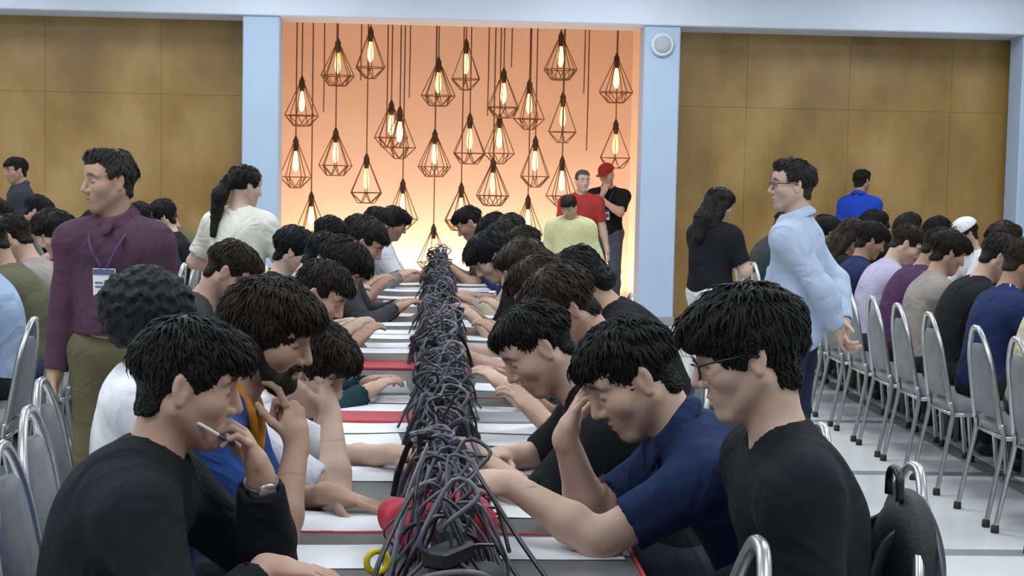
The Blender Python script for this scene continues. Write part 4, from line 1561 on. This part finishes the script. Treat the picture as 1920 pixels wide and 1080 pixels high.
for i, (v, y, c) in enumerate(RB):
    crowd(v, (4.40 - VAR[v][1]['H'][0], y, 1.19), -1, c, 'person in %s facing the aisle, %s along the right-hand table\'s far side' % (cn(c), ordinal(i)), G_RB,
          chlabel='grey chair on the wall side of the right-hand table, %s from the camera' % ordinal(i), chgroup='chairs along the right-hand table', pel=4.40)
LA = [(6, 7.1, 'charcoal'), (6, 7.7, 'lightblue'), (7, 8.3, 'olive'), (2, 8.9, 'taupe'), (6, 9.5, 'purple'), (0, 10.1, 'black'), (6, 10.7, 'navy'), (2, 11.3, 'black'), (6, 11.9, 'charcoal'), (7, 12.5, 'teal'), (6, 13.1, 'black'), (2, 13.8, 'olive')]
for i, (v, y, c) in enumerate(LA):
    crowd(v, (-2.06 - VAR[v][1]['H'][0], y, 1.19), -1, c, 'person in %s seated back to the aisle, %s along the left-hand table' % (cn(c), ordinal(i)), G_LA,
          chlabel='grey chair on the aisle side of the left-hand table, %s from the camera' % ordinal(i), chgroup='chairs along the left-hand table', pel=-2.06)
LB = [(6, 11.6, 'navy'), (2, 12.3, 'black'), (6, 13.0, 'charcoal'), (0, 13.7, 'grey'), (6, 14.4, 'black')]
for i, (v, y, c) in enumerate(LB):
    crowd(v, (-3.68 + VAR[v][1]['H'][0], y, 1.19), 1, c, 'person in %s facing the aisle, %s along the left-hand table\'s far side' % (cn(c), ordinal(i)), G_LB,
          chlabel='grey chair on the wall side of the left-hand table, %s from the camera' % ordinal(i), chgroup='chairs along the left-hand table', pel=-3.68)

# ================================================================== STANDING PEOPLE
ST = dict(kind='stand', lean=2)
person(dict(ST, q=2, tuck_in=True, s=.955, head=(-48, 6, 0), hair='recede', fringe=.22, sleeve='long', ease=.014, girth=.94, belly=.02, collar=True, badge=-.085, badge_y=.0, stubble=.35, shw=.160, seed=1.7,
            armL=dict(w=(.05, .235, .78), pole=(-1, .3, 0)), armR=dict(w=(.03, -.235, .78), pole=(-1, -.3, 0))),
       (-1.22, 6.2, 0), -98, 'man in a plum shirt with a white badge standing in the left aisle', None,
       skin=skin(TONES[1]), shirt=cloth((.085, .042, .070)), trousers=cloth((.12, .105, .06)), hair=hairmat((.035, .032, .03)))
person(dict(ST, q=1, s=.93, head=(-35, 14, 0), hair='pony', sleeve='short', ease=.014, female=True, shw=.165, hem=True, seed=2.6,
            armL=dict(w=(.22, .17, 1.0), pole=(-.6, 1, -.6)), armR=dict(w=(.24, -.15, 1.0), pole=(-.6, -1, -.6))),
       (-1.125, 9.2, 0), 68, 'woman with a long dark ponytail in a white top standing in the left aisle', None,
       skin=skin(TONES[2]), shirt=cloth((.70, .68, .62)), trousers=cloth((.02, .02, .03)))
person(dict(ST, q=2, s=.975, head=(20, 4, 0), hair='recede', fringe=.22, glasses=True, sleeve='long', ease=.016, girth=1.0, belly=.03, shw=.17, collar=True, hem=True, stubble=.2, seed=3.8,
            armL=dict(w=(-.20, .04, .90), pole=(-.6, .9, 0), hd=(-.2, -.6, -.8), pn=(-1, 0, .2), curl=(25, 40, 30)),
            armR=dict(w=(-.22, -.05, .92), pole=(-.6, -.9, 0), hd=(-.2, .6, -.8), pn=(-1, 0, .2), curl=(25, 40, 30))),
       (1.72, 7.5, 0), 158, 'man in glasses and pale blue shirt standing with hands behind his back', None,
       skin=skin(TONES[2]), shirt=cloth((.46, .56, .72)), trousers=cloth((.02, .027, .06)), hair=hairmat((.03, .027, .025)))
person(dict(ST, q=1, s=.885, head=(0, 24, 0), hair='long', sleeve='short', ease=.013, female=True, shw=.165, seed=4.4,
            armL=dict(w=(.26, .08, 1.0), pole=(-.6, 1, -.8)), armR=dict(w=(.26, -.08, 1.0), pole=(-.6, -1, -.8))),
       (1.86, 10.7, 0), 35, 'long-haired woman in black top and white trousers standing by the right-hand table', None,
       skin=skin(TONES[2]), shirt=BLACK, trousers=cloth((.74, .75, .76)))
person(dict(ST, q=1, s=1.0, head=(-12, 20, 6), hair=None, cap=True, sleeve='short', ease=.014, badge=-.15, stubble=.5, stride=.05, seed=5.5,
            armR=dict(w=(.20, -.02, 1.40), pole=(-.2, -.8, -1), hd=(-.1, .3, .9), pn=(-1, .2, 0)), armL=dict(w=(.20, -.02, 1.31), pole=(-.2, 1, -.3), hd=(.1, -1, .1), pn=(-1, 0, -.3))),
       (1.99, 18.4, 0), -108, 'man in a red cap, black T-shirt and jeans looking down by the lamp alcove', None,
       skin=skin(TONES[2]), shirt=BLACK, trousers=cloth((.09, .115, .16)), cap=cloth((.30, .035, .025)), shoe=mat('shoe_maroon', (.10, .02, .02), .5))
person(dict(ST, q=1, s=.95, head=(10, 4, 0), hair='recede', fringe=.22, sleeve='short', ease=.014, stubble=.2, seed=6.6), (1.60, 17.6, 0), -85, 'grey-haired man in a red shirt standing behind the person in yellow', None,
       skin=skin(TONES[2]), shirt=cloth((.42, .045, .04)), hair=hairmat((.16, .14, .12)))
person(dict(ST, q=1, s=.82, head=(-14, 30, 0), hair='short', sleeve='long', ease=.02, lean=5, girth=1.05, seed=7.7), (1.24, 14.5, 0), -105, 'person in a pale yellow shirt standing behind the central table', None,
       skin=skin(TONES[1]), shirt=cloth((.62, .62, .34)), hair=hairmat((.03, .018, .012)))
person(dict(ST, q=1, s=.99, head=(-8, 8, 0), hair='crop', sleeve='short', ease=.014, collar=True, seed=8.1, shw=.16, armL=dict(w=(.0, .20, .83), pole=(-1, .2, 0)), armR=dict(w=(.02, -.20, .83), pole=(-1, -.2, 0))),
       (4.40, 16.5, 0), 50, 'man in a bright blue polo shirt standing before the right panelled wall', None,
       skin=skin(TONES[3]), shirt=cloth((.015, .055, .42)), trousers=cloth((.02, .02, .025)))
person(dict(ST, q=1, s=.95, head=(10, 10, 0), hair='short', sleeve='long', ease=.022, collar=True, seed=9.2), (-3.82, 15.0, 0), 200, 'man in a dark grey jacket standing at the far left', None,
       skin=skin(TONES[1]), shirt=cloth((.04, .045, .06)), trousers=cloth((.02, .02, .025)))

# ================================================================== PAPERS AND FOLDERS
m_paper = mat('paper', (.78, .80, .84), .7, 0, .03, 10)
m_ink = mat('paper_print', (.16, .16, .19), .7)
m_blue = mat('folder_blue', (.03, .09, .45), .5)
m_fred = mat('folder_red', (.45, .04, .06), .55)
m_fgrey = mat('folder_grey', (.30, .32, .35), .5)


def sheet_mesh(nm, lx, ly, curl):
    pv, pf = [], []
    n = 7
    for lay in (0, 1):
        for i in range(n):
            for j in range(3):
                u = i / (n - 1)
                z = curl * (u - .5) ** 2 * 4 * (1 if j else .6) + .0012 * (1 - lay)
                pv.append(((u - .5) * lx, (j / 2 - .5) * ly, z))
    for i in range(n - 1):
        for j in range(2):
            a = i * 3 + j
            pf.append((a, a + 3, a + 4, a + 1))
            b = a + n * 3
            pf.append((b, b + 1, b + 4, b + 3))
    for i in range(n - 1):
        a, b = i * 3, i * 3 + n * 3
        pf.append((a, b, b + 3, a + 3))
        a, b = a + 2, b + 2
        pf.append((a, a + 3, b + 3, b))
    for j in range(2):
        a, b = j, j + n * 3
        pf.append((a, a + 1, b + 1, b))
        a, b = (n - 1) * 3 + j, (n - 1) * 3 + j + n * 3
        pf.append((a, b, b + 1, a + 1))
    return MB().add(pv, pf).mesh(nm)


sheets = [sheet_mesh('sheet', .28, .216, .002), sheet_mesh('sheet', .28, .216, .004)]


def paper(x, y, rot, label, group, k=0, z=TABZ + .0012):
    e = link('exam_paper', sheets[k], m_paper, None, (x, y, z), rot)
    tag(e, label, 'paper', group)
    return e


who = {-1: ['the man in the black long-sleeved shirt', 'the bearded man in blue', 'the young man in white bending low'],
       1: ['the man in glasses and black', 'the man in the navy polo shirt', 'the man in black reaching over the table']}
for sd in (-1, 1):
    ys = [3.38, 3.88, 4.5] if sd < 0 else [3.62, 4.05, 4.62]
    for i, y in enumerate(ys):
        paper(TABX + sd * (.265 if sd > 0 else .275), y + (.14 if sd < 0 and i == 0 else 0), rnd.uniform(-.08, .08) + (-.04), 'white exam sheet before %s' % who[sd][i], None, i % 2)
    y = 5.1
    pc = 0
    sdn = 'left' if sd < 0 else 'right'
    while y < 12.9:
        jx, jy = rnd.uniform(-.03, .03), rnd.uniform(-.05, .05)
        paper(TABX + sd * (.27 + jx), y + jy, rnd.uniform(-.15, .15), 'loose white exam sheet on the central table\'s %s half, %s past the front three' % (sdn, ordinal(pc)), 'exam sheets on the %s side of the central table' % sdn, rnd.randrange(2))
        pc += 1
        if rnd.random() < .6:
            paper(TABX + sd * (.24 - jx), y + jy + .25, rnd.uniform(-.2, .2), 'loose white exam sheet on the central table\'s %s half, %s past the front three' % (sdn, ordinal(pc)), 'exam sheets on the %s side of the central table' % sdn, rnd.randrange(2))
            pc += 1
        y += .64
fold_me = MB().box((0, 0, .006), (.30, .22, .012), bev=.003).mesh('folder')
for i, (x, y, m_, lab) in enumerate([(.17, 9.9, m_blue, 'bright blue folder lying on the right half of the central table'), (-.28, 3.02, m_fred, 'red folder beside the hand of the man in the black shirt'),
                                     (.30, 4.33, m_fred, 'red folder near the forearm of the man in black reaching over'), (-.24, 5.52, m_fred, 'red folder on the left half of the central table, nearest the curls'),
                                     (-.22, 7.0, m_fred, 'red folder on the left half of the central table, farther one'), (.24, 6.9, m_fred, 'red folder on the right half of the central table, farther one'),
                                     (.27, 5.55, m_fgrey, 'grey folder on the right half of the central table'), (-.27, 6.2, m_fgrey, 'grey folder on the left half of the central table'),
                                     (.20, 11.3, m_blue, 'dark blue folder far down the right half of the central table')]):
    tag(link('folder', fold_me, m_, None, (TABX + x, y, TABZ), rnd.uniform(-.1, .1)), lab, 'folder')
for sd, tx, nm in ((1, 3.58, 'right-hand'), (-1, -2.86, 'left-hand')):
    for i in range(13):
        for s2 in (1, -1):
            paper(tx + s2 * .25, 6.8 + i * .62, rnd.uniform(-.15, .15), 'white exam sheet on the %s table\'s %s side, %s from the camera' % (nm, 'aisle' if s2 * sd < 0 else 'wall', ordinal(i)), 'exam sheets on the %s table' % nm, rnd.randrange(2))

# pen held at the mouth by the man at front left
pm = MB().tube([(0, 0, 0), (0, 0, .12), (0, 0, .135)], [.0042, .0042, .001], 8).mesh('barrel', True)
pen = empty('pen', (-.685 + .275, 3.33 - .028, 1.030))
pen.rotation_euler = (.2, -1.0, 0)
tag(pen, 'white pen held near the mouth of the man at front left', 'pen')
link('barrel', pm, mat('pen_white', (.8, .8, .82), .35), pen)
link('cap', MB().tube([(0, 0, -.004), (0, 0, .035)], .0052, 8).mesh('cap', True), mat('pen_cap', (.03, .03, .05), .4), pen)
# second pen beside the other hand
pen2 = empty('pen', (-.30, 3.27, TABZ + .0055))
pen2.rotation_euler = (0, math.pi / 2, .4)
tag(pen2, 'red pen lying under the hand of the man at front left', 'pen')
link('barrel', pm, mat('pen_red', (.5, .04, .04), .35), pen2)
link('cap', MB().tube([(0, 0, -.004), (0, 0, .035)], .0052, 8).mesh('cap', True), mat('pen_cap_red', (.35, .02, .02), .4), pen2)

# ================================================================== CABLE RIDGE DOWN THE MIDDLE OF THE TABLE
cab_m = [mat('cable_black', (.012, .012, .014), .4), mat('cable_charcoal', (.035, .035, .042), .4), mat('cable_slate', (.085, .09, .125), .36), mat('cable_mauve', (.13, .105, .13), .45)]
G_C = 'cables heaped along the middle of the central table'
# black power adapters and red power strips under the cables
ad_me = MB().box((0, 0, 0), (.055, .12, .036), bev=.006).mesh('housing')
ad_pl = MB().box((0, .064, 0), (.02, .012, .014)).tube([(0, .066, 0), (.01, .10, .0), (.03, .13, -.004)], .0035, 6).mesh('plug')
y = 3.02
i = 0
while y < 13.0:
    for lay in range(4):
        a = empty('power_adapter', (TABX + rnd.uniform(-.05, .05) * (1 - lay * .22), y + rnd.uniform(-.04, .04), TABZ + .018 + lay * .0365))
        a.rotation_euler = (0, 0, rnd.uniform(-.7, .7))
        tag(a, 'black power adapter brick buried in the cable heap on the central table', 'adapter', 'power adapters in the cable heap')
        link('housing', ad_me, cab_m[i % 2], a)
        link('plug', ad_pl, cab_m[0], a)
    i += 1
    y += .17
# cables draped over the heap
drape = []
for k in range(22):
    r_ = random.Random(100 + k)
    pts = []
    n = 9
    sx0, sx1 = r_.uniform(.05, .115), r_.uniform(.05, .12)
    top = r_.uniform(.16, .215)
    dy = r_.uniform(-.22, .22)
    for j in range(n):
        u = j / (n - 1)
        x_ = -sx0 + (sx0 + sx1) * u
        z_ = .012 + (top - .012) * (1 - abs(2 * u - 1) ** 1.5) + (r_.uniform(-.02, .02) if 0 < j < n - 1 else 0)
        pts.append((x_ + r_.uniform(-.022, .022), dy * (u - .5) + r_.uniform(-.035, .035), max(.008, z_)))
    if k % 3 == 0:     # a loop sticking out of the heap
        pts.insert(4, (pts[4][0] + .05, pts[4][1] + .05, pts[4][2] + .05))
        pts.insert(4, (pts[4][0] - .06, pts[4][1] + .03, pts[4][2] + .02))
    if k % 4 == 1:
        drape.append(MB().tube(crom(pts, 4), .0085, 6, flat=.3).mesh('cable', True))
    else:
        drape.append(MB().tube(crom(pts, 4), r_.uniform(.0032, .0052), 6).mesh('cable', True))
y = 3.0
i = 0
while y < 13.05 and i < 292:
    wgt = rnd.random()
    mm = cab_m[0] if wgt < .28 else cab_m[1] if wgt < .52 else cab_m[2] if wgt < .85 else cab_m[3]
    o = link('cable', drape[rnd.randrange(len(drape))], mm, None, (TABX + rnd.uniform(-.025, .025), y, TABZ), rnd.choice((0, math.pi)) + rnd.uniform(-.5, .5))
    tag(o, 'dark cable tangled in the heap along the middle of the central table', 'cable', G_C)
    y += .0345
    i += 1
# coils lying over the ridge
coil = []
for k in range(3):
    r_ = random.Random(300 + k)
    pts = []
    for j in range(46):
        t = j * .42
        rr = .055 + .010 * math.sin(j * .9) + r_.uniform(-.004, .004)
        pts.append((rr * math.cos(t), rr * .8 * math.sin(t), .012 + .0011 * j + r_.uniform(-.003, .003)))
    coil.append(MB().tube(pts, .0042, 6).mesh('coil', True))
tie = MB().box((.053, 0, .035), (.03, .016, .07), bev=.004).mesh('tie')
for k, y in enumerate(np.arange(3.9, 12.9, .42)):
    c = empty('cable_coil', (TABX + rnd.uniform(-.05, .05), float(y), TABZ + .165))
    c.rotation_euler = (rnd.uniform(-.5, .5), rnd.uniform(-.6, .6), rnd.uniform(0, 6))
    tag(c, 'coiled dark cable on top of the cable heap, %s from the near end' % ordinal(k), 'cable', 'cable coils on the heap')
    link('coil', coil[k % 3], cab_m[rnd.randrange(3)], c)
    link('tie', tie, cab_m[0], c)

# near end of the heap: red cloth pouch, grey straps, long cords fanning out to the right
pp = [ell((0, 0, .05), (.125, .075, .055), None, .03), ell((-.07, .02, .075), (.06, .05, .045), None, .03), ell((.06, -.02, .085), (.065, .05, .04), None, .03), ell((.0, .03, .10), (.05, .04, .03), None, .03)]
v, f = surface(pp, .006, disp=folds(.009, 60, .4))
pouch = empty('cloth_pouch', (TABX - .01, 3.52, TABZ + .02))
tag(pouch, 'crumpled red cloth pouch under the cables at the near end', 'pouch')
link('bag', npmesh('bag', v, f), mat('red_cloth', (.50, .035, .07), .75, 0, .2, 20, .3, 120), pouch)
link('drawstring', MB().tube(crom([(-.10, -.05, .02), (-.12, -.08, .06), (-.06, -.07, .11), (0, -.05, .12), (.06, -.075, .10), (.11, -.05, .05)], 5), .003, 6).mesh('drawstring', True), cab_m[3], pouch)


def strap(pts, r, flat, m_, label, nm='strap', cat='strap'):
    o = link(nm, MB().tube(crom(pts, 6), r, 8, flat=flat).mesh(nm, True), m_, None, (TABX, 0, TABZ))
    tag(o, label, cat)


strap([(-.105, 3.30, .012), (-.10, 3.36, .09), (-.075, 3.46, .17), (-.04, 3.60, .235)], .016, .22, mat('strap_grey', (.20, .17, .19), .5), 'flat grey strap rising from the near left of the cable heap')
strap([(-.07, 3.10, .010), (-.05, 3.16, .07), (-.02, 3.30, .145), (.0, 3.42, .205)], .012, .25, mat('strap_grey2', (.15, .12, .14), .5), 'flat mauve strap crossing the red pouch')
for k, (x1, y1, x0, y0_, lab) in enumerate([(.20, 3.02, .02, 3.52, 'long black cord fanning out lowest on the right of the near heap'), (.16, 3.06, .04, 3.50, 'long black cord running down just right of the red pouch'),
                                            (.26, 3.00, .06, 3.62, 'long black cord reaching furthest right from the near heap')]):
    strap([(x0, y0_, .20), (x0 + .03, y0_ - .12, .17), ((x0 + x1) / 2, (y0_ + y1) / 2, .09), (x1 - .02, y1 + .06, .02), (x1, y1, .006), (x1 + .04, y1 - .10, .006)], .0055, 1, cab_m[0], lab, 'cord', 'cord')
for k, (x1, y1, lab) in enumerate([(-.15, 3.00, 'black cord falling on the left of the near heap beside the yellow ring'), (-.12, 3.12, 'slate cord falling on the left of the red pouch')]):
    strap([(-.02, 3.45, .19), (-.07, 3.35, .18), (x1 + .02, y1 + .1, .09), (x1, y1, .01), (x1 - .02, y1 - .1, .006)], .006, 1, cab_m[k * 2], lab, 'cord', 'cord')
ring = MB().tube([(.022 * math.cos(t), .0, .022 * math.sin(t)) for t in np.linspace(0, 2 * math.pi, 18, endpoint=False)], .007, 8, True).mesh('ring', True)
o = link('ring', ring, mat('ring_yellow', (.62, .55, .03), .5), None, (TABX - .135, 3.18, TABZ + .075), .3)
tag(o, 'small yellow ring hanging among the cables near the hand at front left', 'ring')
dome = []
hp_ = [ell((0, 0, .02), (.13, .20, .05), None, .03), ell((.02, .06, .04), (.10, .13, .05), None, .03), ell((-.03, -.10, .03), (.09, .10, .05), None, .03)]
v, f = surface(hp_, .008, disp=folds(.010, 42, 1.4))
bagm = empty('cable_bag', (TABX + .01, 3.08, TABZ - .0))
tag(bagm, 'soft black bag slumped under the nearest cables', 'bag')
fl = np.array(v)
fl[:, 2] = np.maximum(fl[:, 2], .002)
link('bag', npmesh('bag', fl, f), mat('bag_black', (.016, .017, .018), .65, 0, .2, 10, .3, 90), bagm)
link('handle', MB().tube(crom([(-.06, -.10, .06), (-.05, -.13, .10), (.02, -.14, .115), (.07, -.12, .10), (.08, -.08, .06)], 5), .007, 8).mesh('handle', True), cab_m[3], bagm)

# ================================================================== BACKPACK on the chair of the man in glasses
bp = empty('backpack', (.985, 3.22, .45))
tag(bp, 'black backpack hanging on the back of the front right chair', 'backpack')
pp = [ell((0, 0, .27), (.075, .16, .25), None, .05), ell((0, 0, .10), (.085, .165, .13), None, .05), ell((.04, 0, .16), (.06, .13, .13), None, .03)]
v, f = surface(pp, .010, disp=folds(.005, 26, .9))
link('body', npmesh('body', v, f), mat('backpack_nylon', (.014, .014, .017), .6, 0, .15, 12, .25, 160), bp)
link('handle', MB().tube(crom([(-.03, -.04, .50), (-.03, -.035, .545), (-.03, 0, .56), (-.03, .035, .545), (-.03, .04, .50)], 4), .009, 8).mesh('handle', True), cab_m[0], bp)
for sg in (1, -1):
    link('shoulder_strap', MB().tube(crom([(-.03, sg * .06, .44), (-.075, sg * .08, .40), (-.095, sg * .09, .30), (-.08, sg * .11, .14)], 4), .018, 8, flat=.3).mesh('shoulder_strap', True), cab_m[0], bp)
link('zipper', MB().tube(crom([(.02, -.165, .12), (.03, -.15, .36), (.03, 0, .50), (.03, .15, .36), (.02, .165, .12)], 5), .004, 6).mesh('zipper', True), cab_m[2], bp)
link('pocket', npmesh('pocket', *surface([ell((.072, 0, .15), (.045, .11, .095), None, .02)], .010)), mat('backpack_pocket', (.020, .020, .024), .6), bp)
